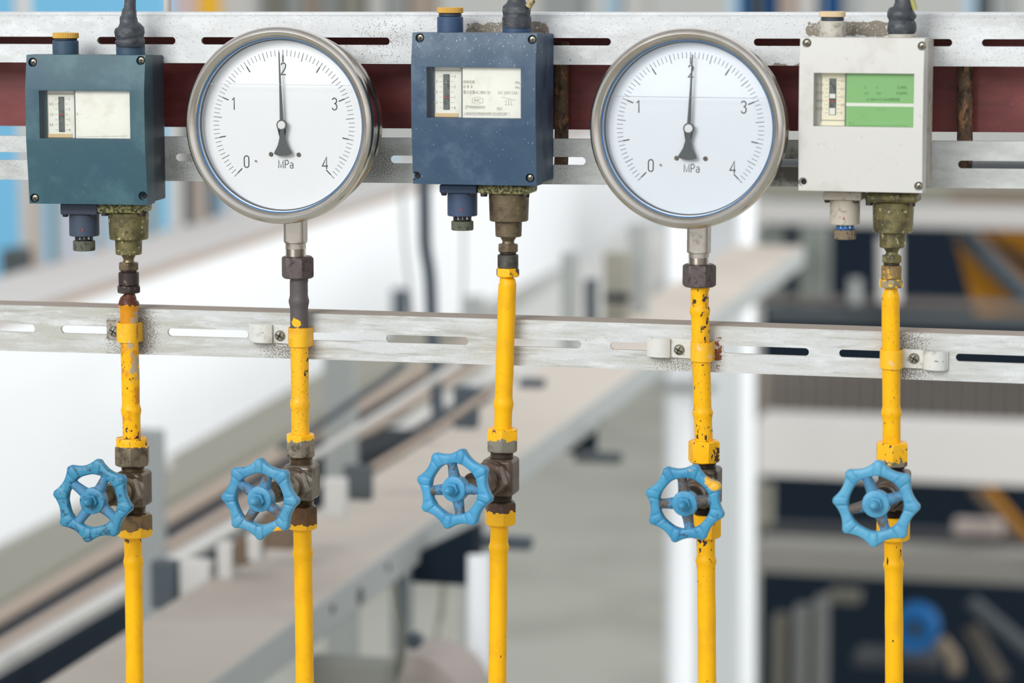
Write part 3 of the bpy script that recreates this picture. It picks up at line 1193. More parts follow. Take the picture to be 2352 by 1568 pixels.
    # blanking cap on a stub, and the cable gland stub, on top
    def up(qx, y0, y1, w0, w1, name, m, kind='cyl', yy=0.0, flute=0):
        a_, b2 = fr.at(qx, y0, yy), fr.at(qx, y1, yy)
        uu = fr.sc(qx, y0, yy)
        bm = B()
        e = .0006
        if flute:
            rings = []
            for (rr, z) in ((.94, a_.z), (1.0, a_.z + (b2.z - a_.z) * .08), (1.0, a_.z + (b2.z - a_.z) * .92), (.94, b2.z)):
                rings.append([bm.verts.new((a_.x + w0 * uu * (rr - (.035 if i % 2 else 0)) * math.cos(2 * PI * i / flute), yy + w0 * uu * (rr - (.035 if i % 2 else 0)) * math.sin(2 * PI * i / flute), z)) for i in range(flute)])
            for r0, r1 in zip(rings[:-1], rings[1:]):
                for i in range(flute):
                    j = (i + 1) % flute
                    bm.faces.new((r0[i], r0[j], r1[j], r1[i]))
            bm.faces.new(rings[0])
            bm.faces.new(rings[-1])
        else:
            lathe(bm, [(w0 * uu - e, a_.z), (w0 * uu, a_.z + (e if b2.z > a_.z else -e)), (w1 * uu, b2.z - (e if b2.z > a_.z else -e)), (w1 * uu - e, b2.z)], (a_.x, yy, 0), seg=40, M=IZ)
        return obj(name, bm, m, rt, smooth=30)
    cpx, c0, c1, c2, c3 = s['cap']       # centre, box top, stub top, cap bottom, cap top
    up(cpx, c0 + 4, c1, 30, 30, 'gland_stub', s['stub'])
    up(cpx, c1, c2, 26.5, 26.5, 'cap_neck', m_base_dark)
    up(cpx, c2, c3, 30, 30, 'blanking_cap', s['capm'], flute=96)
    gx, g0, g1 = s['gland']
    up(gx, g0 + 4, g1, 33, 33, 'cable_gland', s['stub'])
    # adjusting boss below
    bx, f0, f1, b1, r1_, k1 = s['boss']
    a_, b2 = fr.at(bx, f0, 0), fr.at(bx, f1, 0)
    uu = fr.sc(bx, f1, 0)
    bm = B()
    box(bm, (a_.x, 0, (a_.z + b2.z) / 2 + .001), (88 * uu, 44 * uu * 1.9, a_.z - b2.z + .002))
    obj('boss_flange', bm, s['bossm'], rt, bevel=.0012)
    for dx in (-36, 30):
        for dy in (-.010,):
            bm = B()
            lathe(bm, [(7 * uu, b2.z + .001), (7 * uu, b2.z - .0012), (5 * uu, b2.z - .0022)], (a_.x + dx * uu, dy, 0), seg=20, M=IZ)
            obj('flange_screw', bm, m_darkfit, rt)
    up(bx, f1, b1, 34.5, 34.5, 'boss', s['bossm'])
    up(bx, b1, r1_, 21, 21, 'number_ring', m_bluering if s['key'] == 'cream' else m_black)
    o = bpy.data.objects
    yk = -21.4 * fr.sc(bx, b1, 0)
    L = []
    v = fr.at(bx, (b1 + r1_) / 2, yk)
    for k_, ch in enumerate('210'):
        L.append((ch, v.x + (-13 + 11 * k_) * u, v.z - 3.2 * u, 9.5 * u, 1.0))
    obj('ring_figures', text_mesh(L, yk), m_white, rt, smooth=0)
    up(bx, r1_, k1, 25.5, 25.5, 'adjusting_knob', s['knob'], flute=72)
    v = fr.at(bx - 3, b1 - 13, -34.6 * fr.sc(bx, b1, 0))
    bm = B()
    box(bm, v, (3.6 * u, .0006, 4.2 * u))
    obj('red_dot', bm, m_red, rt, smooth=0)
    # pressure inlet
    ix, i0, i1, j1, k2, n1, h1, gg, q1, h2 = s['inlet']
    a_, b2 = fr.at(ix, i0, 0), fr.at(ix, i1, 0)
    bm = B()
    fw = s['flw'] * uu
    box(bm, (a_.x + s.get('flx', -4) * uu, 0, (a_.z + b2.z) / 2 + .001), (fw, fw * .8, a_.z - b2.z + .002))
    obj('inlet_flange', bm, s['flm'], rt, bevel=.0025)
    for dx in (-.42, .40):
        bm = B()
        hexnut(bm, (a_.x + dx * fw, -.012, 0), 8.5 * uu, b2.z + .002, b2.z - .0022, rot=.4, M=IZ)
        obj('flange_bolt', bm, m_darkfit, rt, smooth=20)
    cxs = s['cxs']
    parts = [
        ('inlet_body', s['inm'], 'cyl', i1, j1, s['wid'][0], s['wid'][0] - 2, None),
        ('inlet_step', s['inm'], 'cyl', j1, k2, s['wid'][1], s['wid'][1] - 1, None),
        ('inlet_neck', s['fit'], 'flare', k2, n1, s['wid'][2], s['wid'][2] * .72, None),
        ('inlet_hexagon', s['fit'], 'hex', n1, h1, s['wid'][3], .25, None),
        ('coupling_gap', m_darkfit, 'cyl', h1, gg, s['wid'][4] * .78, s['wid'][4] * .78, None),
        ('coupling', s['fit2'], 'cyl', gg, q1, s['wid'][4], s['wid'][4], None),
        ('coupling_nut', s['nut'], 'hex', q1, h2, s['wid'][5], .35, None)]
    seg_stack(fr, rt, parts, cxs)
    return rt


YN = dict(near=None)
m_yel_nut = mat('yellow_painted_nut', YEL, .45, layers=[
    dict(col=(70, 66, 60), scale=160, lo=.62, hi=.64, gates=[('near', tp(P(1194, 622)), .001, .005, .4), ('near', tp(P(1140, 625)), .001, .004, .35)])], bump=(300, .4))
m_mix_nut = mat('brass_nut_with_yellow', (150, 138, 104), .5, metal=.35, layers=[
    dict(col=(92, 76, 58), scale=200, lo=.52, hi=.62),
    dict(col=YEL, scale=240, lo=.55, hi=.57, metal=0, gates=[('near', tp(P(2020, 655)), .002, .009, .25)])], bump=(300, .4))
m_cone_brass = mat('yellowish_coupling', (140, 118, 76), .5, metal=.4, layers=[
    dict(col=(214, 160, 50), scale=160, lo=.52, hi=.60, metal=0), dict(col=(82, 70, 54), scale=240, lo=.58, hi=.66)], bump=(300, .4))

CN1 = '\u63a7\u5236\u8303\u56f4'
CN2 = '\u5207  \u6362  \u5dee'
CN3 = '\u6700\u5927\u5bb9\u91cfAC.380V 3A'
CN4 = '\u4e0a\u6d77\u81ea\u52a8\u5316\u4eea\u8868\u80a1\u4efd\u6709\u9650\u516c\u53f8(\u8fdc\u4e1c\u4eea\u8868\u5382)'
switch_box(dict(
    key='teal', c=(230, 300), yaw=math.radians(5.5), corners=((62, 128), (332, 125), (67, 468), (341, 470)), win=(91, 299, 208, 318), div=174,
    label='teal box at far left with a blank white window', paint=m_teal, base=m_base_dark, stub=mat('stub_teal', (52, 76, 96), .5, bump=(900, .3, .0002)), capm=m_capy,
    bossm=mat('boss_navy', (58, 70, 88), .55, bump=(1200, .4, .0002)), bulge=.0055, gap=.0255, screws=((75, 143), (323, 139), (79, 455), (328, 450)), empty=3,
    np_mat=m_plate, sp_mat=m_plate, slot=(134, 149, 222, 303), ind=.50, figs=['3', '2.5', '2', '1.5', '1', '0.5', '0'], figsize=.0030,
    text=[('.', 186, 262, 8, 1), ('k', 176, 264, 6, 1)], ink=m_print_l, marks=[(((178, 314), (294, 312)), .6)],
    cap=(151, 124, 93, 88, 75), gland=(300, 122, 104), boss=(193, 470, 490, 541, 552, 575), knob=m_knob,
    inlet=(294, 471, 487, 549, 584, 602, 620, 624, 655, 672), flw=108, flx=-8, flm=m_speckle, inm=m_olive, fit=m_bronze, fit2=m_darkfit, nut=m_darkfit,
    wid=(46.5, 31, 17, 25, 23.5, 29), cxs=lambda y: 295 + (y - 487) * .003))
switch_box(dict(
    key='slate', c=(1095, 250), yaw=math.radians(1.0), corners=((949, 73), (1232, 78), (947, 421), (1234, 428)), win=(980, 1196, 154, 271), div=1062,
    label='slate blue box in the middle with printed white window plate', paint=m_slate, base=m_base_blue, stub=mat('stub_blue', (50, 76, 108), .5, layers=[dict(col=(210, 216, 220), scale=900, lo=.71, hi=.74)]), capm=m_capy,
    bossm=mat('boss_slate', (58, 76, 104), .55, bump=(1200, .4, .0002)), bulge=.0045, gap=.028, screws=((964, 87), (1222, 91), (956, 404), (1217, 409)), empty=2, widen=.001,
    np_mat=m_plate, sp_mat=m_plate, slot=(1018, 1033, 170, 252), ind=.66, figs=['3', '2.5', '2', '1.5', '1', '0.5', '0'], figsize=.0030,
    text=[(CN1, 1064, 191, 5.8, .86), (CN2, 1064, 202, 5.6, .72), (CN3, 1064, 215, 7.0, .74), ('DC 220V 2.5A', 1144, 216, 7.0, .80), ('MPa', 1183, 193, 6.6, .8), ('MPa', 1183, 204, 6.0, .8),
          ('MC', 1089, 235, 8.5, .9), ('\u6caaM0000000029', 1068, 249, 7.0, .74), ('NO.', 1141, 253, 7.5, .8), (CN4, 1064, 264, 6.2, .70)], ink=m_print_l,
    marks=[(arc(1097, 231, 12.5, 8, 30, 150, 8), .8), (arc(1097, 231, 12.5, 8, 210, 330, 8), .8), (((1085, 226), (1085, 236)), .8), (((1109, 226), (1109, 236)), .8),
           (((1152, 223), (1185, 230)), .7), (((1168, 241), (1168, 228)), 1.0), (((1160, 241), (1164, 236), (1160, 232), (1166, 230)), .7), (((1177, 241), (1172, 236), (1177, 232), (1170, 230)), .7), (((1160, 241), (1177, 241)), .7)],
    cap=(1034, 72, 38, 30, 17), gland=(1187, 76, 40), boss=(1062, 427, 441, 495, 507, 528), knob=m_knob,
    inlet=(1169, 428, 443, 507, 543, 560, 578, 584, 615, 635), flw=120, flx=-3, flm=m_speckle, inm=m_olive_brown, fit=m_olive_brown, fit2=m_greyfit, nut=m_yel_nut,
    wid=(46.5, 31, 19, 25.5, 24, 28.5), cxs=lambda y: 1169 - (y - 443) * .016))
switch_box(dict(
    key='cream', c=(1985, 270), yaw=math.radians(-1.2), corners=((1841, 82), (2127, 92), (1831, 435), (2115, 446)), win=(1868, 2098, 168, 291), div=1942,
    label='cream grey box at right with a green and cream window', paint=m_cream, base=m_base_cream, stub=mat('stub_cream', (188, 184, 172), .6, layers=[dict(col=(140, 130, 112), scale=200, lo=.5, hi=.7)]), capm=m_capc,
    bossm=mat('boss_cream', (186, 178, 164), .6, layers=[dict(col=(132, 118, 100), scale=200, lo=.55, hi=.7)], bump=(1200, .4, .0002)), bulge=.003, gap=.028, screws=((1853, 99), (2118, 106), (1844, 418), (2110, 428)), empty=2,
    np_mat=m_plate_green, sp_mat=m_plate_cream, slot=(1905, 1920, 180, 264), ind=.62, figs=['0.2', '0.175', '0.15', '0.125', '0.1', '0.075', '0.05', '0.025', '0'], figsize=.0027,
    text=[('0', 1986, 204, 6, .8), ('0', 2013, 204, 6, .8), ('0.2MPa', 2061, 204, 6.6, .85), ('0.0', 1986, 217, 6, .8), ('0.01', 2013, 217, 6, .8), ('0.06MPa', 2058, 217, 6.6, .85),
          ('AC 380V3A DC 220V3A\u963b\u6027\u8d1f\u8f7d', 1990, 231, 6, .66), ('a. c.', 1950, 285, 6.5, .9)], ink=m_print_g, stripe=(236, 243.5),
    marks=[(((1950, 288), (2085, 288)), .6), (((2010, 250), (2035, 253)), .6)],
    cap=(1912, 82, 48, 39, 26), gland=(2073, 88, 78), boss=(1941, 443, 457, 515, 527, 549), knob=m_knob_b,
    inlet=(2052, 446, 463, 533, 568, 585, 603, 609, 640, 660), flw=118, flx=0, flm=m_olive, inm=m_olive, fit=m_olive, fit2=m_cone_brass, nut=m_mix_nut,
    wid=(47.5, 31, 20, 25, 24, 29), cxs=lambda y: 2052 - (y - 463) * .028))

# ------------------------------------------------------------------ taped cables above the boxes
for pts, lab in (
    ([(300, 106, 33), (300, 100, 34), (299, 93, 35), (299, 89, 31), (298, 84, 33), (298, 74, 35), (298, 64, 33), (297, 58, 26), (296, 52, 21), (295, 40, 20), (296, 38, 18), (297, 22, 16), (298, 20, 14), (299, 0, 13), (302, -60, 12)],
     'black taped cable entering the top of the teal box'),
    ([(1188, 64, 33), (1188, 54, 34), (1187, 40, 34), (1187, 37, 31), (1187, 32, 32), (1187, 24, 33), (1186, 14, 31), (1187, 9, 24), (1187, 0, 20), (1189, -60, 17)],
     'black taped cable entering the top of the slate blue box'),
    ([(2073, 82, 28), (2072, 76, 32), (2072, 66, 34), (2072, 56, 33), (2071, 51, 31), (2071, 46, 29), (2071, 40, 33), (2072, 32, 34), (2073, 25, 31), (2075, 20, 24), (2077, 8, 22), (2078, -10, 22), (2080, -60, 20)],
     'black taped cable entering the top of the cream box')):
    bm = B()
    V = [P(x, y, 0) for x, y, w in pts]
    rr = [w * D(x, y, 0) / FPX for x, y, w in pts]
    org = V[0].copy()
    for i in range(len(V)):
        V[i] = V[i] - org
    tube(bm, V, rr, 36, wob=.035)
    o = obj('taped_cable', bm, m_tape, smooth=60)
    o.location = org
    setp(o, lab, 'cable', 'taped cables above the boxes')

for pts, w, lab, mm in (
    ([(1213, 16), (1222, 4), (1219, -20)], 8, 'short yellowed cable tail beside the taped cable of the slate blue box', mat('yellowed_cable', (176, 160, 112), .6, layers=[dict(col=(90, 80, 60), scale=200, lo=.5, hi=.6)])),
    ([(2102, 22), (2097, 6), (2090, -20)], 6, 'thin yellow green wire beside the taped cable of the cream box', mat('yellow_green_wire', (164, 160, 96), .6))):
    bm = B()
    V = [P(x, y, -.004) for x, y in pts]
    tube(bm, V, w * D(pts[0][0], 0, 0) / FPX, 16)
    setp(obj('cable_tail', bm, mm), lab, 'cable')

# ------------------------------------------------------------------ yellow pipes
GROUPP = 'yellow gauge pipes'


def pipe(pts, m, label, beads=(), top=None, w=20.6, name='gas_pipe', wob=.035):
    """pts = picture points down the pipe's middle at depth 0; beads = picture y of the swollen joints"""
    bm = B()
    V, r = [], []
    ys = []
    y0, y1 = pts[0][1], pts[-1][1]
    n = int((y1 - y0) / 6)
    for i in range(n + 1):
        ys.append(y0 + (y1 - y0) * i / n)
    def cx(y):
        for (xa, ya), (xb, yb_) in zip(pts[:-1], pts[1:]):
            if ya <= y <= yb_:
                return xa + (xb - xa) * (y - ya) / (yb_ - ya)
        return pts[-1][0]
    for y in ys:
        x = sum(cx(y + d) for d in (-18, 0, 18)) / 3
        ww = w
        for b_ in beads:
            d = (y - b_) / 7.5
            ww += 2.6 * math.exp(-d * d) + (1.0 if y > b_ - 14 and y < b_ else 0)
        if top:
            t = (y - y0) / top[0]
            if t < 1:
                ww = top[1] + (ww - top[1]) * min(1, (t * 1.15) ** 1.6) if t > .25 else top[1]
        V.append(P(x, y, 0))
        r.append(ww * D(x, y, 0) / FPX)
    org = V[0].copy()
    tube(bm, [v - org for v in V], r, 40, wob=wob)
    o = obj(name, bm, m, smooth=60)
    o.location = org
    return setp(o, label, 'pipe', GROUPP)


def zg(y, x=1176):
    return P(x, y, 0).z


RUSTP = (66, 50, 44)
p1 = yellow('yellow_pipe_a', .065, .06, gates=[('near', tp(P(303, 1000)), .004, .013, .16), ('near', tp(P(296, 790)), .004, .012, .08)],
            extra=[dict(col=(196, 122, 22), scale=90, lo=.5, hi=.62, amount=.8, gates=[('z', zg(860, 298), zg(700, 298), .12)]),
                   dict(col=(84, 44, 30), scale=150, lo=.64, hi=.72, gates=[('z', zg(712, 298), zg(690, 298), .35)]),
                   dict(col=(176, 158, 128), scale=120, lo=.66, hi=.72, gates=[('near', tp(P(310, 830, -.002)), .004, .018, .20, (2.2, .5, .5)), ('near', tp(P(305, 725, -.004)), .003, .014, .16, (2, .5, .6))])], seed=1)
p2 = mat('pipe_dark_above_yellow', YEL, .42, layers=[
    dict(col=(222, 160, 20), scale=60, lo=.45, hi=.7, amount=.55),
    dict(col=(150, 118, 52), scale=520, lo=.56, hi=.66, amount=.8),
    dict(col=(40, 42, 46), scale=230, lo=.685, hi=.70, detail=6, gates=[('near', tp(P(708, 850)), .003, .014, .13), ('near', tp(P(704, 815)), .002, .006, .12)]),
    dict(col=(84, 78, 78), scale=90, lo=.86, hi=.88, rough=.6, gates=[('z', zg(757, 688), zg(749, 688), .6), ('near', tp(P(680, 742, -.006)), .0005, .0065, -.5)]),
    dict(col=(150, 146, 140), scale=900, lo=.70, hi=.76, amount=.7, gates=[('z', zg(757, 688), zg(749, 688), .05)])], bump=(260, .35, .0005), coat=.1)
p3 = yellow('yellow_pipe_c', .0, .03, gates=[('near', tp(P(1154, 972)), .003, .008, .10), ('near', tp(P(1163, 650)), .002, .006, .08)], seed=3)
p4 = yellow('yellow_pipe_d', .06, .08, gates=[('near', tp(P(1620, 700)), .004, .022, .10, (1.4, 1, .6)), ('near', tp(P(1612, 858, -.006)), .002, .005, .16), ('near', tp(P(1618, 990)), .004, .014, .11), ('near', tp(P(1612, 790)), .004, .012, .06)], seed=4)
p5 = yellow('yellow_pipe_e', .025, .07, gates=[('near', tp(P(2045, 680)), .002, .007, .14), ('near', tp(P(2046, 790)), .004, .012, .06)], seed=5)
pl = yellow('yellow_pipe_low', -.01, .02, gates=[], seed=6)
pl1 = yellow('yellow_pipe_low_a', .01, .03, gates=[('z', zg(1262, 306), zg(1235, 306), .13)], seed=7)
pl4 = yellow('yellow_pipe_low_d', .01, .02, gates=[('near', tp(P(1622, 1290)), .006, .03, .07, (1, 1, .6)), ('z', zg(1290, 1622), zg(1245, 1622), .06)], seed=8)
pl5 = yellow('yellow_pipe_low_e', .0, .0, gates=[('near', tp(P(2053, 1270)), .004, .014, .12)], seed=9)

pipe([(295, 668), (296, 700), (298, 790), (301, 940), (303, 1014)], p1, 'rust stained yellow pipe below the teal box, above its valve', (700, 944), (26, 12))
pipe([(686, 630), (687, 700), (688, 800), (689, 925), (690, 1003)], p2, 'upper pipe under left gauge, dark grey at top and yellow below', (694, 930))
pipe([(1167, 628), (1165, 668), (1161, 790), (1157, 900), (1155, 985)], p3, 'upper yellow pipe under the slate blue box, the one leaning with no clamp', (930,), (26, 13))
pipe([(1606, 648), (1608, 720), (1611, 850), (1614, 950), (1617, 1020)], p4, 'upper yellow pipe with many dark chips under right gauge', (716, 950))
pipe([(2047, 655), (2046, 690), (2046, 800), (2047, 900), (2048, 1022)], p5, 'upper yellow pipe under the cream box', (950,), (28, 14))
pipe([(305, 1215), (307, 1300), (310, 1650)], pl1, 'lower yellow pipe leaving the leftmost valve', (1292,), w=20.3)
pipe([(694, 1200), (696, 1270), (701, 1650)], pl, 'lower yellow pipe leaving the valve with orange mark low on its wheel', (1272,), w=20.8)
pipe([(1148, 1195), (1146, 1260), (1141, 1650)], pl, 'lower yellow pipe leaving the middle valve, clean and bright', (1258,), w=20.6)
pipe([(1621, 1215), (1622, 1290), (1625, 1650)], pl4, 'lower yellow pipe leaving the valve whose blue wheel is splashed yellow at top right', (1290,), w=20.8)
pipe([(2051, 1230), (2053, 1300), (2054, 1650)], pl5, 'lower yellow pipe leaving the rightmost valve', (1298,), w=20.8)

# ------------------------------------------------------------------ pipe clamps on the lower rail
m_clamp_y = mat('yellow_painted_clamp', (244, 184, 16), .42, layers=[
    dict(col=(214, 150, 24), scale=90, lo=.5, hi=.68, amount=.7), dict(col=(90, 66, 40), scale=420, lo=.68, hi=.72, amount=.8),
    dict(col=(226, 190, 160), scale=140, lo=.62, hi=.66, gates=[('near', tp(P(2024, 830, -.01)), .001, .005, .25)])], bump=(300, .4, .0004), coat=.15)
m_clamp_w = mat('white_painted_clamp', (208, 209, 204), .5, layers=[
    dict(col=(166, 162, 150), scale=90, lo=.48, hi=.68, amount=.8), dict(col=(92, 84, 72), scale=420, lo=.64, hi=.70, amount=.8)], bump=(300, .4, .0004))
m_clamp_g = mat('grimy_clamp', (160, 154, 142), .55, layers=[
    dict(col=(96, 88, 76), scale=200, lo=.48, hi=.62, amount=.9)], bump=(300, .5, .0004))


def clamp(px, y0, y1, side, tab, screw, bump_x, label, wm):
    """side -1: tab to the left of the pipe, +1: to the right"""
    cy = (y0 + y1) / 2
    c = P(px, cy, 0)
    rt = root('pipe_clamp', (c.x, 0, c.z), label, 'pipe clamp', 'pipe clamps on the lower rail')
    u = D(px, cy, 0) / FPX
    rp = 21.0 * u
    t = .0011
    hz = (y1 - y0) / 2 * u
    yr = YL - .0002
    def ribbon(poly, m, name, par, tilt=0.0):
        # poly = [(x, y)] middle line in plan; strip of height 2*hz
        bm = B()
        n = len(poly)
        nor = []
        for i in range(n):
            a = Vector(poly[max(0, i - 1)])
            b_ = Vector(poly[min(n - 1, i + 1)])
            d = (b_ - a).normalized()
            nor.append(Vector((-d.y, d.x)))
        rows = []
        for i, p in enumerate(poly):
            p = Vector(p)
            row = []
            zc = -p.x * tilt
            for s_, z in ((1, hz), (1, -hz), (-1, -hz), (-1, hz)):
                q = p + nor[i] * (s_ * t / 2)
                row.append(bm.verts.new((q.x, q.y, z + zc)))
            rows.append(row)
        for a, b_ in zip(rows[:-1], rows[1:]):
            for i in range(4):
                j = (i + 1) % 4
                bm.faces.new((a[i], a[j], b_[j], b_[i]))
        bm.faces.new(rows[0])
        bm.faces.new(rows[-1])
        return obj(name, bm, m, par, smooth=40, bevel=.0003)
    # strap around the pipe
    pts = [(-side * (rp + .0012), yr)]
    for i in range(17):
        a = PI - PI * i / 16 if side < 0 else PI * i / 16
        a = PI * i / 16
        x = math.cos(a) * (rp + .0009) * -side
        y = -math.sin(a) * (rp + .0009)
        pts.append((x, y))
    pts.append((side * (rp + .0012), yr - .0028))
    ribbon(pts, m_clamp_y, 'strap', rt, .031)
    # flat tab with screw and the second, empty half-round
    xe = (P(tab, cy, YL).x - c.x)
    xs_ = (P(screw[0], screw[1], YL).x - c.x)
    yt = yr - .0012
    poly = [(side * (rp + .0006), yt - .0008), (side * (rp + .002), yt)]
    if bump_x:
        b0, b1 = P(bump_x[0], cy, YL).x - c.x, P(bump_x[1], cy, YL).x - c.x
        if side < 0:
            b0, b1 = b1, b0
        poly.append((b0 - side * .0012, yt))
        for i in range(9):
            f = i / 8
            poly.append((b0 + (b1 - b0) * f, yt - .0062 * math.sin(PI * (.08 + .84 * f)) ** .6))
        poly.append((b1 + side * .0010, yt))
    poly.append((xe, yt))
    ribbon(poly, wm, 'tab', rt, .031)
    M = Matrix((Vector((1, 0, 0)), Vector((0, 0, 1)), Vector((0, 1, 0)))).transposed()
    sz = P(screw[0], screw[1], YL).z - c.z
    bm = B()
    lathe(bm, [(12.5 * u, yt), (12.5 * u, yt - .0012), (10 * u, yt - .0026), (6 * u, yt - .0032), (.0001, yt - .0034)], (xs_, 0, sz), seg=32, M=M, cap=False)
    so = obj('screw', bm, mat('dull_screw', (150, 148, 134), .45, metal=.5, layers=[dict(col=(90, 84, 72), scale=400, lo=.5, hi=.62)]), rt)
    bm = B()
    Ry = Matrix.Rotation(.5, 3, 'Y')
    box(bm, (xs_, yt - .0034, sz), (17 * u, .0006, 2.2 * u), Ry)
    box(bm, (xs_, yt - .0034, sz), (2.2 * u, .0006, 17 * u), Ry)
    obj('cross_slot', bm, m_dark, so, smooth=0)


clamp(293, 740, 785, -1, 247, (264, 760), None, 'pipe clamp on the leftmost pipe, with a short grimy tab', m_clamp_g)
clamp(687, 752, 795, -1, 574, (645, 770), (628, 580), 'pipe clamp under the left gauge, dark streaks around its screw', m_clamp_w)
clamp(1611, 784, 829, -1, 1488, (1561, 802), (1540, 1490), 'pipe clamp under the right gauge, tab left of the pipe beside rust streak', m_clamp_w)
clamp(2046, 802, 846, 1, 2178, (2100, 822), (2124, 2172), 'pipe clamp on the rightmost pipe, its tab right of the pipe', m_clamp_w)

# ------------------------------------------------------------------ needle valves with blue handwheels
BLUE = (72, 148, 184)


def wheel_mat(name, dirt, seed, extra=(), base=BLUE):
    return mat(name, base, .45, layers=[
        dict(col=(46, 126, 168), scale=50, lo=.42, hi=.7, amount=.7, seed=seed),
        dict(col=(128, 182, 208), scale=70, lo=.58, hi=.78, amount=.5, seed=seed + 3),
        dict(col=(38, 62, 82), scale=230, lo=.68 - dirt, hi=.80 - dirt, amount=.8, detail=7, seed=seed + 1)] + list(extra), bump=(500, .4, .0004))


def spoke_mat(name, dirt, seed):
    return mat(name, (72, 130, 168), .6, layers=[
        dict(col=(92, 84, 78), scale=70, lo=.52 - dirt, hi=.62 - dirt, seed=seed),
        dict(col=(48, 44, 44), scale=420, lo=.60 - dirt, hi=.68 - dirt, amount=.8, seed=seed + 1)], bump=(700, .8, .0008))


def brass(name, base=(136, 124, 104), dark=(84, 72, 60), lt=(190, 178, 156), metal=.7, extra=()):
    return mat(name, base, .4, metal=metal, layers=[
        dict(col=dark, scale=70, lo=.46, hi=.68), dict(col=lt, scale=800, lo=.64, hi=.70, amount=.6), dict(col=(58, 50, 46), scale=300, lo=.64, hi=.70, amount=.8)] + list(extra), bump=(700, .35, .0003))


def rim_mesh(R, ri, nl, ph, thick):
    """cast rim with nl lobes, each lobe a raised knuckle; axis along y, front at -y"""
    bm = B()
    seg = nl * 24
    rings = []
    for i in range(seg):
        th = 2 * PI * i / seg
        c = math.cos(nl * (th - ph))
        d = ((th - ph) * nl / (2 * PI)) % 1.0
        d = min(d, 1 - d) * 2                                    # 0 at the lobe, 1 in the hollow
        ro = R * (1 - .142 * (1 - (1 - max(0, (d - .12) / .88)) ** 2.1))
        kn = 1 / (1 + math.exp((d - .26) / .025))                           # knuckle
        groove = math.exp(-((d - .33) / .06) ** 2)
        tk = thick * (1 + .20 * kn - .10 * groove)
        ri_ = ri * (1 + .01 * c)
        mid = (ro + ri_) / 2
        hw = (ro - ri_) / 2
        ring = []
        for k in range(16):
            a = 2 * PI * k / 16
            ca, sa = math.cos(a), math.sin(a)
            ex = .42
            x = mid + hw * math.copysign(abs(ca) ** ex, ca)
            y = tk / 2 * math.copysign(abs(sa) ** .5, sa)
            if sa < 0:
                y -= thick * .10 * (1 - (ca * .5 + .5)) * 0
            ring.append(bm.verts.new((x * math.cos(th), y, x * math.sin(th))))
        rings.append(ring)
    for i in range(seg):
        a, b_ = rings[i], rings[(i + 1) % seg]
        for k in range(16):
            j = (k + 1) % 16
            bm.faces.new((a[k], a[j], b_[j], b_[k]))
    return bm


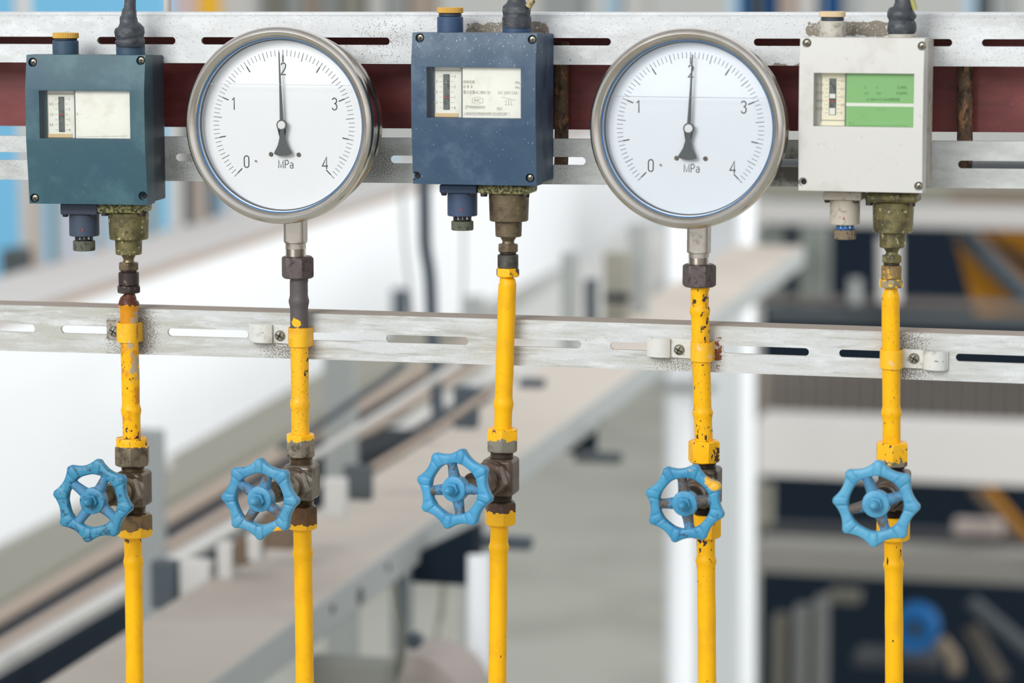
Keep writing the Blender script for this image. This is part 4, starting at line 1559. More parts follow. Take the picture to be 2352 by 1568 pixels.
def valve(v):
    bx, by = v['body']
    base = P(bx, by, 0)
    rt = root('needle_valve', (base.x, 0, base.z), v['label'], 'valve', 'needle valves with blue handwheels')
    fr = Frame((base.x, 0, base.z), 0)
    u = fr.sc(bx, by, 0)
    n0, n1 = v['up']
    l0, l1 = v['low']
    b0, b1 = v['blk']
    def z(y):
        return fr.at(bx, y, 0).z
    dxu = fr.at(v['upx'], n0, 0).x
    dxl = fr.at(v['lowx'], l0, 0).x
    if v.get('collar'):
        bm = B()
        lathe(bm, [(35 * u, z(v['collar'])), (36 * u, z(v['collar']) - .0008), (36 * u, z(n0) - .001), (33 * u, z(n0) - .001)], (dxu, 0, 0), seg=40, M=IZ)
        obj('collar', bm, v['collarm'], rt)
    bm = B()
    hexnut(bm, (dxu, 0, 0), v['nw'] * u, z(n0), z(n1), rot=v.get('nrot', .62), M=IZ)
    obj('union_nut', bm, v['unm'], rt, smooth=20)
    bm = B()
    prof = []
    zz, ze = z(n1) + .0004, z(b0) - .001
    while zz > ze:
        prof += [(27 * u, zz), (25.2 * u, zz - .0006)]
        zz -= .0012
    lathe(bm, prof + [(25 * u, ze)], ((dxu) * .6, 0, 0), seg=36, M=IZ)
    obj('threaded_neck', bm, v['nkm'], rt, smooth=25)
    # body block with turned-off corners
    bm = B()
    hx, hy = v.get('bw', 33) * u, .0145
    ch = .0045
    zt, zb = z(b0), z(b1)
    plan = [(-hx + ch * .6, -hy), (hx - ch * .6, -hy), (hx, -hy + ch * .6), (hx, hy - ch), (hx - ch, hy), (-hx + ch, hy), (-hx, hy - ch), (-hx, -hy + ch * .6)]
    rs = []
    for zc, k in ((zt, .86), (zt - .0022, 1.0), (zb + .0022, 1.0), (zb, .86)):
        rs.append([bm.verts.new((x * k, y * k, zc)) for x, y in plan])
    for a, b_ in zip(rs[:-1], rs[1:]):
        for i in range(8):
            j = (i + 1) % 8
            bm.faces.new((a[i], a[j], b_[j], b_[i]))
    bm.faces.new(rs[0])
    bm.faces.new(rs[-1])
    bo = obj('valve_body', bm, v['bm'], rt, smooth=25, bevel=.0007)
    bo.rotation_euler = (0, 0, v.get('brot', 0))
    bm = B()
    prof = []
    zz, ze = z(b1) + .001, z(l0) - .001
    while zz > ze:
        prof += [(27 * u, zz), (25 * u, zz - .0006)]
        zz -= .0012
    lathe(bm, prof + [(25 * u, ze)], (dxl * .6, 0, 0), seg=36, M=IZ)
    obj('threaded_neck', bm, v['nkm'], rt, smooth=25)
    bm = B()
    hexnut(bm, (dxl, 0, 0), v['nw'] * .97 * u, z(l0), z(l1), rot=v.get('lrot', .70), M=IZ)
    obj('lower_union_nut', bm, v['lnm'], rt, smooth=20)
    # bonnet, stem and wheel lie on the line from the body to the wheel's middle
    yw = -.088
    wc = fr.at(v['wheel'][0], v['wheel'][1], yw)
    ax = (wc - Vector((0, 0, (zt + zb) / 2))).normalized()
    M = axis_frame(ax)
    o0 = Vector((0, 0, (zt + zb) / 2))
    Lw = (wc - o0).length
    bm = B()
    lathe(bm, [(.0135, .010), (.0135, .0185), (.0125, .0195)], o0, seg=44, M=M)
    obj('bonnet_collar', bm, v['bm'], rt)
    bm = B()
    hexnut(bm, o0, .0148, .0185, .0290, rot=v.get('hrot', .3), M=M)
    obj('bonnet_nut', bm, v['bm'], rt, smooth=20)
    bm = B()
    lathe(bm, [(.0105, .028), (.0105, .040), (.0098, .041), (.0098, .0435), (.0088, .0445), (.0088, .056), (.0080, .057)], o0, seg=40, M=M)
    obj('bonnet', bm, v['bm'], rt)
    bm = B()
    prof = []
    t = .055
    while t < Lw - .004:
        prof += [(.0046, t), (.0041, t + .0007)]
        t += .0013
    lathe(bm, prof, o0, seg=24, M=M)
    obj('stem', bm, m_bronze, rt, smooth=25)
    # the wheel: own empty-free mesh rim with spokes, hub, nut as sub-parts; its y axis points away from the viewer
    s = fr.sc(*v['wheel'], yw)
    R = v['R'] * s
    yax = -ax
    xax = yax.cross(Vector((0, 0, 1))).normalized()
    zax = xax.cross(yax).normalized()
    MW = Matrix((xax, yax, zax)).transposed().to_4x4()
    MW.translation = wc
    ri = R * .625
    th = .0085
    rim = obj('handwheel', rim_mesh(R, ri, 8, math.radians(v['ph']), th), v['wm'], rt, smooth=50)
    rim.matrix_local = MW
    for a in v['spokes']:
        a = math.radians(a)
        bm = B()
        d = Vector((math.cos(a), 0, math.sin(a)))
        p0 = d * (R * .20) + Vector((0, .0015, 0))
        p1_ = d * (ri + (R - ri) * .25) + Vector((0, .0005, 0))
        tube(bm, [p0, p0.lerp(p1_, .35), p0.lerp(p1_, .7), p1_], [.0052, .0043, .0038, .0046], 20)
        obj('spoke', bm, v['sm'], rim)
    bm = B()
    rh = R * .315
    prof = [(rh * .8, .0085), (rh * .96, .006), (rh, .0045), (rh, -.0028), (rh * .97, -.0040), (rh * .90, -.0044), (rh * .6, -.0045), (rh * .52, -.0045)]
    My = Matrix((Vector((1, 0, 0)), Vector((0, 0, 1)), Vector((0, 1, 0)))).transposed()
    lathe(bm, prof, (0, 0, 0), seg=48, M=My)
    obj('hub', bm, v['wm'], rim, smooth=35)
    bm = B()
    hexnut(bm, (0, 0, 0), rh * .56, -.0044, -.0086, rot=.4, M=My)
    obj('hub_nut', bm, v['wm'], rim, smooth=20)
    bm = B()
    r_ = rh * .36
    lathe(bm, [(r_, -.0080), (r_, -.0115), (r_ * .95, -.0130), (r_ * .80, -.0148), (r_ * .55, -.0162), (r_ * .28, -.0170), (.0001, -.0172)], (0, 0, 0), seg=32, M=My, cap=False)
    obj('stem_tip', bm, v['wm'], rim, smooth=60)


YG = dict(col=YEL, scale=170, lo=.55, hi=.57, detail=6)


def ylay(*g):
    q = dict(YG)
    q['gates'] = list(g)
    q['metal'] = 0.0
    q['lo'], q['hi'] = .78, .80
    return q


def nutm(name, kind, yy, **k):
    """brass or paint nut with yellow paint reaching from picture height yy[0] to yy[1]"""
    return brass(name, extra=[ylay(('z', zg(yy[0], kind), zg(yy[1], kind), .55))], **k)


m_v1u = nutm('nut_a_up', 303, (1034, 1012))
m_v1c = yellow('collar_a', .12, 0, seed=12)
m_v1l = brass('nut_a_low', base=(128, 104, 72), extra=[ylay(('z', zg(1200, 305), zg(1226, 305), .50), ('near', tp(P(325, 1214, -.01)), .002, .008, .16))])
m_v1b = brass('body_a', base=(104, 92, 74))
m_v2u = nutm('nut_b_up', 690, (1022, 995), base=(158, 150, 134), lt=(206, 200, 188))
m_v2l = brass('nut_b_low', base=(112, 82, 56), extra=[ylay(('z', zg(1190, 692), zg(1212, 692), .55))])
m_v2b = brass('body_b', base=(126, 116, 104))
m_v3u = brass('nut_c_up', base=(156, 152, 138), dark=(104, 98, 86), extra=[
    ylay(('z', zg(1022, 1152), zg(1000, 1152), .42)), dict(col=(120, 62, 36), scale=260, lo=.64, hi=.66, metal=0, gates=[('near', tp(P(1128, 1000)), .003, .01, .12)])])
m_v3l = brass('nut_c_low', base=(84, 62, 52), dark=(64, 48, 42), metal=.3, extra=[ylay(('z', zg(1160, 1152), zg(1182, 1152), .50))])
m_v3b = brass('body_c', base=(100, 84, 74), dark=(74, 58, 48), metal=.45)
m_v4u = yellow('nut_d_up', .085, .03, gates=[('near', tp(P(1640, 1045)), .004, .012, .16)], seed=14)
m_v4l = yellow('nut_d_low', .07, .03, gates=[('near', tp(P(1625, 1215)), .003, .010, .16)], seed=15)
m_v4b = brass('body_d', base=(86, 74, 62), dark=(52, 44, 38), metal=.5)
m_v5u = brass('nut_e_up', base=(150, 142, 122), extra=[ylay(('z', zg(1080, 2050), zg(1040, 2050), .46)), dict(col=(58, 46, 44), scale=240, lo=.62, hi=.64, metal=0, gates=[('near', tp(P(2018, 1040)), .002, .006, .12)])])
m_v5l = yellow('nut_e_low', .06, .03, gates=[('near', tp(P(2050, 1215)), .004, .012, .10)], seed=16)
m_v5b = brass('body_e', base=(82, 72, 62), dark=(48, 42, 38), metal=.5)

valve(dict(label='leftmost valve, dirty blue handwheel, under the teal box', body=(308, 1120), up=(1022, 1068), low=(1178, 1231), blk=(1080, 1160), upx=303, lowx=308,
           collar=1005, collarm=m_v1c, nw=43, nrot=.30, lrot=.75, unm=m_v1u, lnm=m_v1l, nkm=m_bronze, bm=m_v1b, bw=33, wheel=(215, 1149), R=97,
           ph=37, spokes=(144, 62, -36, -126), wm=wheel_mat('wheel_blue_a', .165, 1, base=(52, 130, 162)), sm=spoke_mat('spoke_a', -.02, 1)))
valve(dict(label='second valve from left, blue handwheel with an orange yellow mark at its lower right', body=(694, 1104), up=(996, 1048), low=(1160, 1214), blk=(1063, 1144), upx=690, lowx=694,
           nw=36, nrot=.36, lrot=.60, unm=m_v2u, lnm=m_v2l, nkm=m_bronze, bm=m_v2b, bw=34, wheel=(599, 1145), R=95,
           ph=45, spokes=(148, 72, -36, -122), wm=wheel_mat('wheel_blue_b', .085, 5, base=(76, 146, 180), extra=[dict(col=(244, 172, 30), scale=160, lo=.88, hi=.90, gates=[('near', tp(P(645, 1218, -.088)), .004, .0105, .6)])]), sm=spoke_mat('spoke_b', .0, 5)))
valve(dict(label='middle valve, clean blue handwheel and rusty brown body', body=(1151, 1092), up=(983, 1036), low=(1150, 1204), blk=(1050, 1134), upx=1154, lowx=1149,
           nw=38.5, nrot=.22, lrot=.45, unm=m_v3u, lnm=m_v3l, nkm=mat('neck_brown', (92, 80, 70), .5, metal=.5), bm=m_v3b, bw=36, wheel=(1046, 1122), R=95,
           ph=34, spokes=(100, 188, -78, 2), wm=wheel_mat('wheel_blue_c', .03, 8, base=(66, 148, 190)), sm=spoke_mat('spoke_c', .04, 8)))
valve(dict(label='valve under right gauge, blue handwheel splashed yellow at top right', body=(1620, 1115), up=(1011, 1061), low=(1180, 1234), blk=(1072, 1160), upx=1617, lowx=1621,
           nw=36.5, nrot=.50, lrot=.60, unm=m_v4u, lnm=m_v4l, nkm=m_darkfit, bm=m_v4b, bw=34, wheel=(1574, 1155), R=94,
           ph=30, spokes=(98, 184, -80, 10), wm=wheel_mat('wheel_blue_d', .105, 11, base=(62, 144, 182), extra=[dict(col=(226, 172, 44), scale=150, lo=.86, hi=.885, gates=[('near', tp(P(1592, 1078, -.088)), .003, .006, .5), ('near', tp(P(1640, 1105, -.088)), .006, .0115, .46)])]), sm=spoke_mat('spoke_d', .06, 11)))
valve(dict(label='rightmost valve, pale blue handwheel, under the cream box', body=(2055, 1120), up=(1015, 1070), low=(1186, 1240), blk=(1080, 1166), upx=2049, lowx=2052,
           nw=39.5, nrot=.18, lrot=.60, unm=m_v5u, lnm=m_v5l, nkm=m_darkfit, bm=m_v5b, bw=34, wheel=(2013, 1156), R=101,
           ph=-2, spokes=(112, 20, -70, 196), wm=wheel_mat('wheel_blue_e', .035, 15, base=(84, 158, 192)), sm=spoke_mat('spoke_e', .0, 15)))

# ------------------------------------------------------------------ the hall behind, far out of focus
FLOOR_Z = -3.2
VX_, VY_ = 2950.0, -200.0


def runx(p0, p1, d0):
    """two world points on the picture line p0-p1 that share one x: a thing running straight away"""
    A = U(p0[0], p0[1], d0)
    d = dray(*p1)
    t = (A.x - CAM.x) / d.x
    return A, CAM + d * t


def beam(name, p0, p1, d0, w, h, m, label=None, cat=None, group=None, parent=None, bev=.004):
    """long box running away; the picture line is its upper right edge"""
    A, Bq = runx(p0, p1, d0)
    bm = B()
    vs = []
    for q in (A, Bq):
        for dx, dz in ((0, 0), (-w, 0), (-w, -h), (0, -h)):
            vs.append(bm.verts.new((q.x + dx - A.x, q.y - A.y, q.z + dz - A.z)))
    for i in range(4):
        j = (i + 1) % 4
        bm.faces.new((vs[i], vs[j], vs[4 + j], vs[4 + i]))
    bm.faces.new(vs[:4])
    bm.faces.new(vs[4:])
    o = obj(name, bm, m, parent, smooth=20, bevel=bev)
    o.location = A
    if label:
        setp(o, label, cat, group)
    return o, A, Bq


def slab(name, x0, y0, x1, y1, d, t, m, label=None, cat=None, group=None, parent=None, bev=.003, kind=None):
    """box seen face on: picture corners at distance d, thickness t away from us"""
    c = P(*((x0 + x1) / 2, (y0 + y1) / 2), (U((x0 + x1) / 2, (y0 + y1) / 2, d)).y)
    Y = c.y
    a, b_ = P(x0, (y0 + y1) / 2, Y), P(x1, (y0 + y1) / 2, Y)
    zt, zb = P((x0 + x1) / 2, y0, Y).z, P((x0 + x1) / 2, y1, Y).z
    bm = B()
    box(bm, (0, t / 2, 0), (b_.x - a.x, t, zt - zb))
    off = parent.location if parent else Vector()
    o = obj(name, bm, m, parent, smooth=20, bevel=bev)
    o.location = Vector(((a.x + b_.x) / 2, Y, (zt + zb) / 2)) - off
    if label:
        setp(o, label, cat, group, kind)
    return o


def rodp(name, pts, d, wpx, m, label=None, cat=None, group=None, parent=None):
    """round rod or cable through picture points (x, y[, distance])"""
    V = [U(p[0], p[1], p[2] if len(p) > 2 else d) for p in pts]
    if len(V) > 2:                       # smooth the bends
        W_ = []
        n = len(V)
        for i in range(n - 1):
            p0, p1_, p2_, p3_ = V[max(0, i - 1)], V[i], V[i + 1], V[min(n - 1, i + 2)]
            for k in range(8):
                t = k / 8
                W_.append(.5 * ((2 * p1_) + (p2_ - p0) * t + (2 * p0 - 5 * p1_ + 4 * p2_ - p3_) * t * t + (3 * p1_ - p0 - 3 * p2_ + p3_) * t ** 3))
        W_.append(V[-1])
        V = W_
    bm = B()
    org = V[0].copy()
    dd = pts[0][2] if len(pts[0]) > 2 else d
    tube(bm, [v - org for v in V], wpx / 2 * dd / FPX, 18)
    o = obj(name, bm, m, parent, smooth=60)
    o.location = org - (parent.location if parent else Vector())
    if label:
        setp(o, label, cat, group)
    return o


g_wall = mat('pale_wall', (214, 214, 210), .8)
g_floor = mat('pale_floor', (196, 196, 184), .7, layers=[dict(col=(180, 180, 168), scale=.7, lo=.45, hi=.65)])
g_white = mat('white_steel_bg', (236, 239, 242), .6)
g_dusttop = mat('dusty_top', (175, 167, 157), .85, layers=[dict(col=(163, 154, 144), scale=2.5, lo=.45, hi=.7)])
g_tray = mat('galvanised_side', (164, 169, 168), .6, layers=[
    dict(col=(200, 190, 180), scale=3, lo=.9, hi=1.1, gates=[('up', .6, .9, .8)])])
g_grey = mat('grey_steel_bg', (150, 154, 152), .6)
g_greyd = mat('dark_grey_steel_bg', (84, 90, 92), .7, spec=.2)
g_olive = mat('olive_grey_bg', (136, 134, 122), .7)
g_tan = mat('tan_bg', (168, 152, 138), .7)
g_pale = mat('pale_bg', (198, 196, 192), .7)
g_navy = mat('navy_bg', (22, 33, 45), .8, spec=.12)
g_slate = mat('slate_bg', (66, 76, 84), .6)
g_brown = mat('brown_bg', (110, 92, 74), .7)
g_blue = mat('sky_blue_sheet', (118, 190, 228), .6)
g_bluep = mat('pale_blue_sheet', (168, 196, 214), .6)
g_pink = mat('pinkish_bg', (206, 184, 180), .7)
g_yel = mat('yellow_bg', (240, 184, 30), .6)
g_black = mat('dark_hole_bg', (34, 38, 42), .8, spec=.12)
g_dblue = mat('cobalt_bg', (14, 84, 140), .6, spec=.2)  # darkened: shade of the machine hall is put into the blue
g_orange = mat('orange_bg', (156, 106, 24), .7, spec=.2)
g_fin_shade = mat('fin_grey_shaded_bg', (100, 102, 100), .7)  # darker grey with the machine hall's shade in the colour
g_fino_shade = mat('fin_olive_shaded_bg', (88, 86, 76), .7)  # darker olive, likewise holding the hall's shade

ORD = 'first second third fourth fifth sixth seventh eighth ninth tenth eleventh twelfth thirteenth fourteenth fifteenth sixteenth'.split()

# floor and the far wall
bm = B()
box(bm, (0, 9, -.05), (60, 44, .1))
o = obj('floor', bm, g_floor, smooth=0)
o.location = (-3, 0, FLOOR_Z)
setp(o, kind='structure')
bm = B()
box(bm, (0, .1, 5), (60, .2, 10))
o = obj('wall_back', bm, g_wall, smooth=0)
o.location = (-3, 31, FLOOR_Z)
setp(o, kind='structure')

# long white duct running away on the left
A0, A1 = (-260, 821), (1727, 185)
o, A, Bq = beam('white_duct', A0, A1, 8.6, .50, .725, g_white, 'long white box duct running into the distance behind the left pipes', 'duct', bev=.01)
dt = o
bm = B()
box(bm, (-.25, (Bq.y - A.y) / 2, .004), (.50, Bq.y - A.y, .004))
top = obj('dusty_lid', bm, g_dusttop, dt, smooth=0)
L_ = Bq - A
bm = B()
vs = [bm.verts.new(v) for v in (Vector((.008, 0, .012)), Vector((-.02, 0, .012)), Vector((-.02, 0, -.016)), Vector((.008, 0, -.016)))]
vs += [bm.verts.new(v + L_) for v in (Vector((.008, 0, .012)), Vector((-.02, 0, .012)), Vector((-.02, 0, -.016)), Vector((.008, 0, -.016)))]
for i in range(4):
    bm.faces.new((vs[i], vs[(i + 1) % 4], vs[4 + (i + 1) % 4], vs[4 + i]))
obj('edge_strip', bm, g_tan, dt, smooth=0)
bpy.data.objects.remove(top)
dt.data.materials.append(mat('duct_top', (204, 201, 198), .8))
for f in dt.data.polygons:
    if f.normal.z > .8:
        f.material_index = 1

# blue sheeting, posts and balusters left behind
slab('blue_sheet', -300, -160, 385, 640, 15, .1, g_blue, 'light blue sheeting at far left behind the rails', 'sheet')
slab('pale_blue_sheet', 400, 330, 900, 520, 15.5, .1, g_bluep, 'pale blue grey sheeting seen below the left gauge', 'sheet')
slab('post', 38, -160, 62, 700, 11.5, .06, g_pale, 'pale vertical post at far left in front of the blue sheeting', 'post', 'posts behind the rails at left')
slab('cabinet', 2, 574, 52, 760, 11, .15, g_greyd, 'dark grey cabinet edge at the far left between teal box and lower rail', 'cabinet')
bal = [(78, 16, g_tan), (118, 13, g_olive), (150, 11, g_pink), (182, 14, g_pale), (222, 15, g_tan), (262, 12, g_pink), (300, 14, g_olive), (345, 16, g_olive), (398, 22, g_pale), (425, 18, g_greyd), (452, 22, g_tan), (482, 18, g_greyd), (530, 20, g_pale), (772, 16, g_olive), (812, 14, g_greyd), (868, 13, g_grey)]
for i, (x, w, m) in enumerate(bal):
    yb_ = 655 - .29 * x
    xl_ = A.x - .47
    t_ = (xl_ - CAM.x) / dray(x, 300).x
    zt_ = A.z + (Bq.z - A.z) * ((CAM + dray(x, 300) * t_).y - A.y) / (Bq.y - A.y)
    q_ = CAM + dray(x, 300) * t_
    yb_ = 300 + (q_.z - zt_) / t_ * FPX * .992
    slab('baluster', x - w / 2, 262, x + w / 2, yb_, t_, .04, m, 'blurred far railing baluster below the rails at left, ' + ORD[i] + ' from the left', 'baluster', 'balusters of the far railing')
for x0, x1, m, lab in ((455, 500, g_yel, 'yellow far object above the top rail beside the left gauge'), (395, 450, g_pink, 'pinkish far object above the top rail left of the yellow one'),
                       (505, 560, g_pale, 'pale far panel above the top rail right of the yellow one')):
    slab('far_board', x0, -120, x1, 60, 20, .3, m, lab, 'board')
for i, (x0, x1, m) in enumerate(((565, 600, g_grey), (612, 640, g_olive), (655, 690, g_grey), (702, 725, g_tan), (740, 768, g_grey), (780, 830, g_olive), (845, 880, g_pale), (890, 930, g_grey), (940, 985, g_tan),
                                 (1240, 1330, g_grey), (1390, 1420, g_bluep), (1430, 1480, g_pale))):
    slab('far_upright', x0, -120, x1, 60, 22, .3, m, 'blurred grey or tan far upright above the top rail, ' + ORD[i] + ' from the left', 'upright', 'far uprights above the top rail')
for i, (x0, x1, m) in enumerate(((1672, 1695, g_bluep), (1700, 1716, g_dblue), (1730, 1748, g_greyd), (1760, 1774, g_dblue), (1790, 1830, g_tan), (1836, 1870, g_pale), (1890, 1902, g_dblue), (1910, 1924, g_dblue), (1935, 1960, g_grey),
                                 (2215, 2240, g_bluep), (2250, 2272, g_greyd), (2290, 2330, g_grey))):
    slab('far_upright', x0, -120, x1, 60, 18, .3, m, 'blurred blue to tan far upright above top rail at right, ' + ORD[i] + ' from the left', 'upright', 'blue and tan far uprights at top right')
slab('pole', 372, -90, 388, 42, 2.62, .008, g_pale, 'thin white pole rising behind the top rail left of the left gauge', 'pole')

# the ledge, rails and slots of the left trays, all running away
beam('cable_tray', (-200, 1500), (1060, 745), 6.2, .20, .05, g_olive, 'olive grey tray just below the white duct at left', 'cable tray', 'cable trays running away at left')
beam('cable_tray', (-200, 1535), (1100, 770), 5.6, .035, .05, g_tan, 'narrow tan rail below the olive grey tray at left', 'cable tray', 'cable trays running away at left')
beam('cable_tray', (-200, 1590), (1160, 775), 5.3, .05, .05, g_navy, 'dark beam painted as the shaded gap between the tan rails at left', 'cable tray', 'cable trays running away at left')  # solid beam, the shade of the gap is its colour
beam('cable_tray', (-200, 1605), (1250, 745), 5.0, .030, .018, g_tan, 'tan upper tray rail behind the two left valves', 'cable tray', 'cable trays running away at left')
beam('cable_tray', (-200, 1634), (1250, 790), 4.8, .030, .020, g_pale, 'pale outer rail of the left cable tray', 'cable tray', 'cable trays running away at left')
beam('cable_tray', (-200, 1682), (1130, 886), 4.75, .020, .14, g_navy, 'dark beam painted as the shaded gap under the left cable tray behind the lower pipes', 'cable tray', 'cable trays running away at left')  # solid beam stands in for the shade below the pale rail

# the big dusty tray
tm = [g_tray, g_dusttop]
o, A, Bq = beam('wide_cable_tray', (300, 1700), (1848, 565), 3.55, .212, .058, g_tray, 'wide dusty covered cable tray running away from bottom left to right', 'cable tray')
o.data.materials.append(g_dusttop)
for f in o.data.polygons:
    if f.normal.z > .8:
        f.material_index = 1
wide = o
for (px, py, r) in ((765, 1398, .006), (828, 1368, .013), (892, 1302, .006), (1382, 968, .007), (1352, 985, .005), (1655, 772, .006)):
    d = dray(px, py)
    t = (A.x + .001 - CAM.x) / d.x
    q = CAM + d * t
    bm = B()
    lathe(bm, [(r * .55, 0), (r * .55, .001), (r, .001), (r, 0)] if r > .01 else [(.0001, .001), (r, .001), (r, 0)], q - A, (1, 0, 0), seg=24, cap=False)
    obj('hole_mark', bm, g_black if r < .01 else g_greyd, wide)  # discs and a ring painted as the shade of the tray's side holes

# white columns and the grey panel between them
rodp('white_column', [(1563, 400), (1563, 2100)], 8.6, 68, g_white, 'thick white round column behind the fourth pipe', 'column', 'white columns')
rodp('white_column', [(1712, 400), (1712, 1900)], 10.5, 42, g_white, 'slimmer white column at the edge of the dark machinery', 'column', 'white columns')
slab('grey_panel', 1606, 700, 1690, 2100, 9.6, .1, mat('grey_panel_bg', (190, 195, 196), .6), 'grey upright panel between the two white columns', 'panel')
slab('white_partition', 1030, 420, 1727, 620, 24, .1, g_white, 'white partition filling the background left of the dark machinery', 'partition')
rodp('white_column', [(1100, 1275), (1096, 1900)], 4.6, 54, g_white, 'short white column under the wide tray at the middle pipe', 'column', 'white columns')

# mid-distance posts, brackets and cables
rodp('black_cable', [(974, 380), (976, 520), (978, 570), (988, 640), (993, 760), (1000, 860), (1008, 990)], 5.5, 31, g_slate, 'thick dark vertical cable behind, left of the middle pipe', 'cable')
rodp('thin_cable', [(922, 400), (930, 560), (944, 690), (948, 760)], 6.2, 9, g_grey, 'thin grey cable left of the thick dark cable', 'cable')
rodp('thin_cable', [(1064, 400), (1065, 600), (1062, 720)], 6.6, 8, g_grey, 'thin grey rod right of the thick dark cable', 'cable')
slab('post', 905, 664, 942, 3100, 10.7, .03, g_slate, 'dark small post above the lower rail left of the thick cable', 'post', 'mid distance posts')
slab('post', 1062, 680, 1112, 2900, 10.4, .03, g_grey, 'small grey post above the lower rail beside the middle pipe', 'post', 'mid distance posts')
slab('post', 764, 800, 830, 6200, 5.9, .03, g_grey, 'wide grey post below the lower rail right of the second pipe', 'post', 'mid distance posts')
gp = slab('post', 342, 990, 412, 6600, 5.4, .025, mat('galv_bg', (148, 153, 153), .6), 'grey galvanised post with a bolt behind the leftmost valve', 'post', 'mid distance posts')
slab('bolt', 366, 1054, 394, 1082, 5.385, .012, g_pale, parent=gp)
slab('post', 1288, 580, 1322, 828, 6.5, .04, g_grey, 'olive grey post right of the middle pipe above the lower rail', 'post', 'mid distance posts')
slab('post', 1340, 642, 1366, 802, 6.75, .04, g_greyd, 'dark post just right of the olive grey post', 'post', 'mid distance posts')
slab('post', 1442, 514, 1482, 728, 7.2, .05, g_grey, 'tall grey post left of the right gauge stem', 'post', 'mid distance posts')
slab('sheet_metal', 1386, 580, 1440, 750, 7.05, .05, g_olive, 'olive grey sheet metal between posts right of the middle pipe', 'sheet metal')
slab('dark_bar', 1385, 676, 1442, 694, 7.0, .03, g_navy, 'short dark bar across the olive grey plate', 'bar')
beam('grey_beam', (1170, 850), (1560, 520), 10.5, .25, .16, mat('grey_beam_bg', (192, 192, 188), .6), 'grey beam rising behind the middle pipe to the tall grey post', 'beam')
slab('cable_box', 1040, 890, 1092, 985, 5.0, .03, g_slate, 'dark slate box below the lower rail left of the middle pipe', 'box')
rodp('thin_rod', [(760, 1130), (1000, 985), (1180, 860)], 4.9, 16, g_tan, 'tan rod rising behind the middle handwheel to the lower rail', 'rod', 'tan rods')
rodp('thin_rod', [(700, 1060), (900, 935), (1060, 830)], 5.3, 18, g_pale, 'pale rod rising toward the lower rail behind the dark box', 'rod', 'tan rods')
rodp('bent_cable', [(930, 832), (880, 875), (790, 935), (700, 1000), (640, 1030)], 5.3, 17, g_slate, 'dark bent cable below the lower rail right of the second pipe', 'cable')
beam('dark_gap_beam', (800, 1060), (1000, 985), 6.2, .12, .04, g_black, 'dark beam painted as the shade of a tray opening behind the second valve and middle handwheel', 'cable tray')  # solid dark box in place of the shade in an opening
slab('junction_plate', 788, 1070, 850, 1150, 4.6, .02, g_greyd, 'dark grey bracket plate behind, right of the second handwheel', 'bracket')
slab('junction_plate', 742, 1100, 792, 1190, 4.5, .02, g_pale, 'pale bracket plate right beside the second valve', 'bracket')
for x0, y0, x1, y1, m, lab in ((345, 1290, 402, 1400, g_slate, 'dark block under the left tray beside the leftmost pipe'), (410, 1290, 480, 1375, g_pale, 'pale block under the left tray, left of the pale narrow one'),
                               (497, 1250, 532, 1335, g_pale, 'narrow pale block under the left tray'), (538, 1235, 562, 1300, g_brown, 'brown gap block under the left tray'),
                               (565, 1225, 598, 1288, g_pale, 'small pale block under the tray near the second handwheel'), (600, 1175, 672, 1262, g_brown, 'brown block behind the second handwheel')):
    slab('tray_block', x0, y0, x1, y1, 4.4, .03, m, lab, 'block', 'blocks below the left tray')
# under the wide tray
bm = B()
c0 = U(1000, 1300, 4.75)
u = 4.9 / FPX
prism(bm, [(-55 * u, 20 * u), (90 * u, 95 * u), (90 * u, -40 * u), (-55 * u, -40 * u)], 0, .05, c0)
setp(obj('tray_bracket', bm, g_navy, smooth=0), 'dark wedge shaped bracket under the wide tray at the middle pipe', 'bracket')
slab('bracket_arm', 1085, 1234, 1216, 1262, 4.95, .03, g_slate, 'slate grey arm sticking out right of the middle lower pipe', 'bracket')
slab('bracket_arm', 1318, 1040, 1424, 1064, 5.8, .03, g_greyd, 'dark grey arm below the wide tray midway to the fourth valve', 'bracket')
bm = B()
c0 = U(1345, 1040, 5.85)
u = 5.85 / FPX
prism(bm, [(-50 * u, -2 * u), (20 * u, 52 * u), (20 * u, -2 * u)], 0, .03, c0)
setp(obj('tray_bracket', bm, g_navy, smooth=0), 'small dark wedge under the wide tray, above the dark grey arm', 'bracket')
slab('bracket_arm', 1500, 880, 1640, 900, 8.53, .03, g_grey, 'grey arm under the wide tray crossing the thick white column', 'bracket')
slab('bracket_arm', 1190, 872, 1246, 892, 5.4, .03, g_slate, 'short slate arm just below the lower rail right of the middle pipe', 'bracket')
rodp('hanging_cable', [(908, 1340), (914, 1400), (922, 1460), (918, 1520), (895, 1580), (880, 1640)], 4.3, 20, mat('olive_cable', (92, 96, 88), .6), 'olive grey cable hanging from the wide tray at bottom', 'cable')
rodp('hanging_cable', [(1022, 1290, 4.80), (1014, 1400), (1004, 1460), (1002, 1500), (1030, 1540)], 5.2, 15, mat('pale_olive_cable', (158, 158, 144), .6), 'thin pale olive cable hanging left of the short white column', 'cable')
bm = B()
c0 = U(940, 1640, 4.4)
u = 4.4 / FPX
lathe(bm, [(.0001, 0), (140 * u, 0), (140 * u, .12), (.0001, .12)], Vector((0, 0, 0)), (.1, 1, 0), seg=48, cap=False)
o = obj('round_housing', bm, mat('taupe_bg', (158, 148, 142), .7))
o.location = c0
setp(o, 'taupe round housing at the bottom edge below the hanging cable', 'housing')
slab('bottom_bar', 700, 1522, 885, 1700, 4.2, .05, mat('olive_dark_bg', (120, 122, 114), .7), 'olive dark bar at the bottom edge right of the second pipe', 'bar')
bm = B()
lathe(bm, [(.0001, 0), (.012, 0), (.012, .02)], (0, 0, 0), (0, 1, 0), seg=24, cap=False)
o = obj('knob', bm, g_slate)
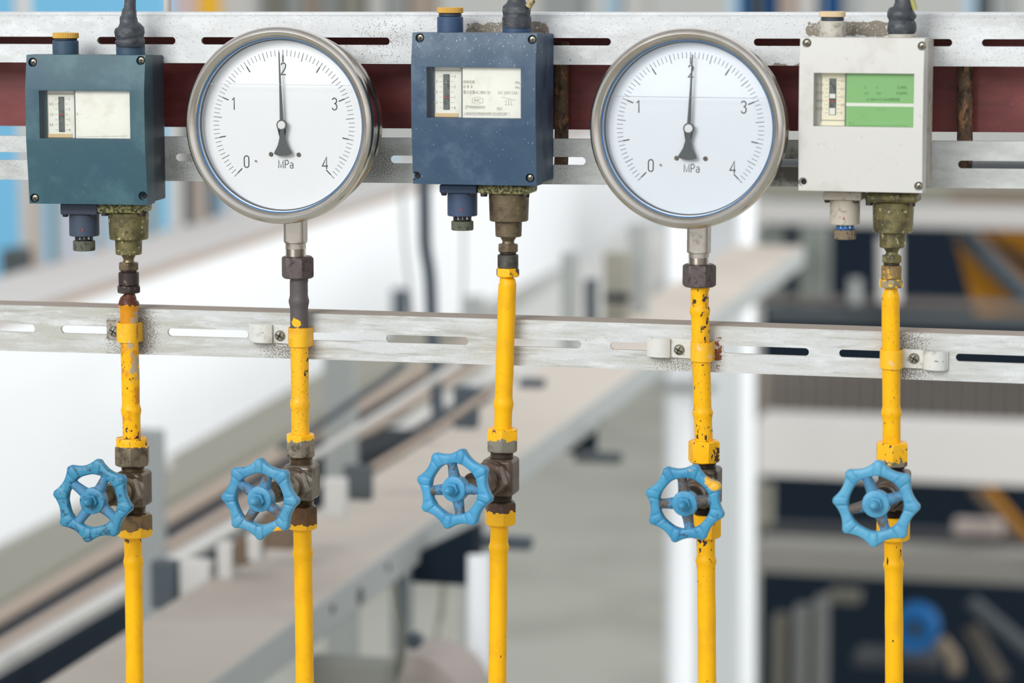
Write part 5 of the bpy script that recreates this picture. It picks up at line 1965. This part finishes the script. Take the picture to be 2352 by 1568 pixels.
o.location = U(948, 1474, 4.35)
setp(o, 'small dark knob right of the hanging cable at bottom', 'knob')

# the dark machine hall at right, its shade put into darker material colours
slab('dark_backdrop', 1745, 380, 3100, 2000, 16.5, .5, g_navy, 'dark navy backdrop standing in for the shaded depth of the right background', 'machine')  # added dark sheet stands in for the hall's shaded depth
slab('wide_beam', 1738, 985, 2900, 1115, 11.5, .25, mat('pale_beam_bg', (200, 197, 193), .6), 'wide pale horizontal beam behind the rightmost valve', 'beam', 'pale horizontal beams at right')
slab('pale_beam', 1728, 480, 2900, 526, 12.5, .2, mat('pale_beam2_bg', (180, 178, 175), .6), 'narrow pale horizontal beam below the cream box', 'beam', 'pale horizontal beams at right')
slab('grey_beam', 1735, 1276, 2900, 1342, 12.8, .2, mat('grey_beam2_bg', (140, 138, 132), .6), 'grey horizontal beam low behind the rightmost lower pipe', 'beam', 'pale horizontal beams at right')
slab('upper_duct', 1728, 405, 2900, 468, 13.5, .2, g_olive, 'olive grey duct just under the middle rail at right', 'duct')
slab('brown_bar', 2180, 455, 2900, 478, 13.2, .1, g_brown, 'brown bar under the olive grey duct at far right', 'bar')
rt = root('mesh_railing', U(1735, 990, 12.2), 'dusty brown grey railing with thin bars below the lower rail at right', 'railing')
slab('kick_plate', 1735, 860, 2700, 990, 12.4, .03, mat('railing_dust', (122, 114, 106), .8), parent=rt)
for k in range(22):
    x = 1790 + 33.5 * k
    slab('bar', x - 4, 780, x + 4, 962, 12.2, .02, g_navy, parent=rt, bev=0)
slab('top_bar', 1745, 690, 2700, 708, 12.2, .03, mat('rail_dust2', (104, 98, 94), .8), parent=rt)
slab('middle_bar', 1760, 722, 2700, 745, 12.2, .03, g_greyd, parent=rt)
slab('machine_column', 1835, 526, 1896, 700, 13.4, .15, mat('greygreen_bg', (126, 132, 126), .7), 'grey green column right of the wide tray end', 'column')
slab('machine_column', 1738, 526, 1790, 700, 13.6, .15, mat('greygreen2_bg', (104, 110, 104), .7), 'dark grey green column at the left edge of the machinery', 'column')
rodp('pale_pipe', [(2042, 545), (2042, 694)], 12.1, 52, g_pale, 'pale rounded upright behind the coupling of the rightmost pipe', 'pipe')
rodp('small_pipe', [(1964, 640), (1964, 698)], 12.25, 28, g_grey, 'short grey upright left of the rightmost pipe', 'pipe')
bm = B()
d_ = 13.0
u = d_ / FPX
prism(bm, [(0, 0), (60 * u, 0), (290 * u, -205 * u), (60 * u, -205 * u)], 0, .1)
o = obj('orange_gusset', bm, g_orange, smooth=0)
o.location = U(2190, 535, d_)
setp(o, 'orange triangular gusset at right under the pale beam', 'gusset')
bm = B()
prism(bm, [(0, 0), (260 * u, 0), (260 * u, -170 * u)], 0, .1)
o = obj('orange_gusset', bm, g_orange, smooth=0)
o.location = U(2270, 535, d_)
setp(o, 'orange gusset at the far right edge, its slope facing down left', 'gusset')
rodp('diagonal_brace', [(2205, 530), (2420, 745)], 12.8, 46, mat('slate_brace', (48, 62, 72), .6), 'slate blue diagonal brace between the orange gussets', 'brace')
rodp('yellow_bar', [(2265, 1118), (2400, 1275)], 12.6, 22, g_orange, 'dark yellow diagonal bar at the right edge below the wide beam', 'bar', 'yellow diagonal bars')
rodp('yellow_bar', [(2230, 1118), (2330, 1235)], 13.2, 18, g_brown, 'brownish diagonal bar left of the dark yellow one', 'bar', 'yellow diagonal bars')
slab('pale_block', 2190, 1200, 2300, 1230, 12.9, .1, mat('dull_pink_bg', (168, 156, 150), .7), 'pinkish pale block at right below the wide beam', 'block')
slab('dark_rail', 1740, 1232, 2900, 1274, 13.4, .1, mat('charcoal_bg', (58, 60, 64), .7), 'charcoal rail above the low grey beam', 'bar')
slab('machine_column', 1738, 1120, 1764, 1210, 13.4, .15, g_olive, 'olive column stub under the wide pale beam at left', 'column')
for i, (x, w, m, y) in enumerate(((1788, 30, g_fino_shade, 1420), (1838, 34, g_fin_shade, 1400), (1880, 26, g_fin_shade, 1380))):
    slab('cooling_fin', x - w / 2, y, x + w / 2, 1620, 11.6, .12, m, 'grey vertical fin at bottom right of the white columns, ' + ORD[i] + ' of three from the left', 'fin', 'grey fins low in the machinery')
slab('pale_block', 1900, 1362, 1972, 1386, 12, .1, g_fino_shade, 'olive small block right of the grey fins', 'block')
rt = root('motor_flange', U(2100, 1447, 11.2), 'cobalt blue round flange behind the rightmost lower pipe', 'flange')
u = 11.2 / FPX
bm = B()
lathe(bm, [(26 * u, 0), (30 * u, -.01), (50 * u, -.01), (54 * u, 0), (54 * u, .1), (26 * u, .1), (26 * u, 0)], (0, 0, 0), (0, 1, 0), seg=40, cap=False)
obj('ring', bm, g_dblue, rt)
bm = B()
lathe(bm, [(.0001, .05), (27 * u, .05)], (0, 0, 0), (0, 1, 0), seg=40, cap=False)
obj('core', bm, mat('steel_blue_bg', (50, 84, 116), .6), rt)
rodp('tan_lever', [(2158, 1470), (2190, 1510), (2192, 1545)], 11.1, 32, mat('lever_bg', (108, 96, 80), .7), 'tan lever just right of the cobalt blue flange', 'lever')
slab('machine_bed', 1960, 1512, 2150, 1534, 11.4, .2, mat('bed_bg', (44, 48, 54), .7), 'dark grey machine bed under the cobalt blue flange', 'machine bed')
rodp('diagonal_strut', [(2230, 1380), (2420, 1540)], 12.4, 30, mat('strut_bg', (60, 68, 72), .7), 'dark grey diagonal strut in the bottom right corner', 'strut')
rodp('diagonal_strut', [(2230, 1440), (2300, 1560)], 12.6, 40, mat('strut2_bg', (70, 64, 58), .7), 'brownish strut left of the corner strut at bottom right', 'strut')
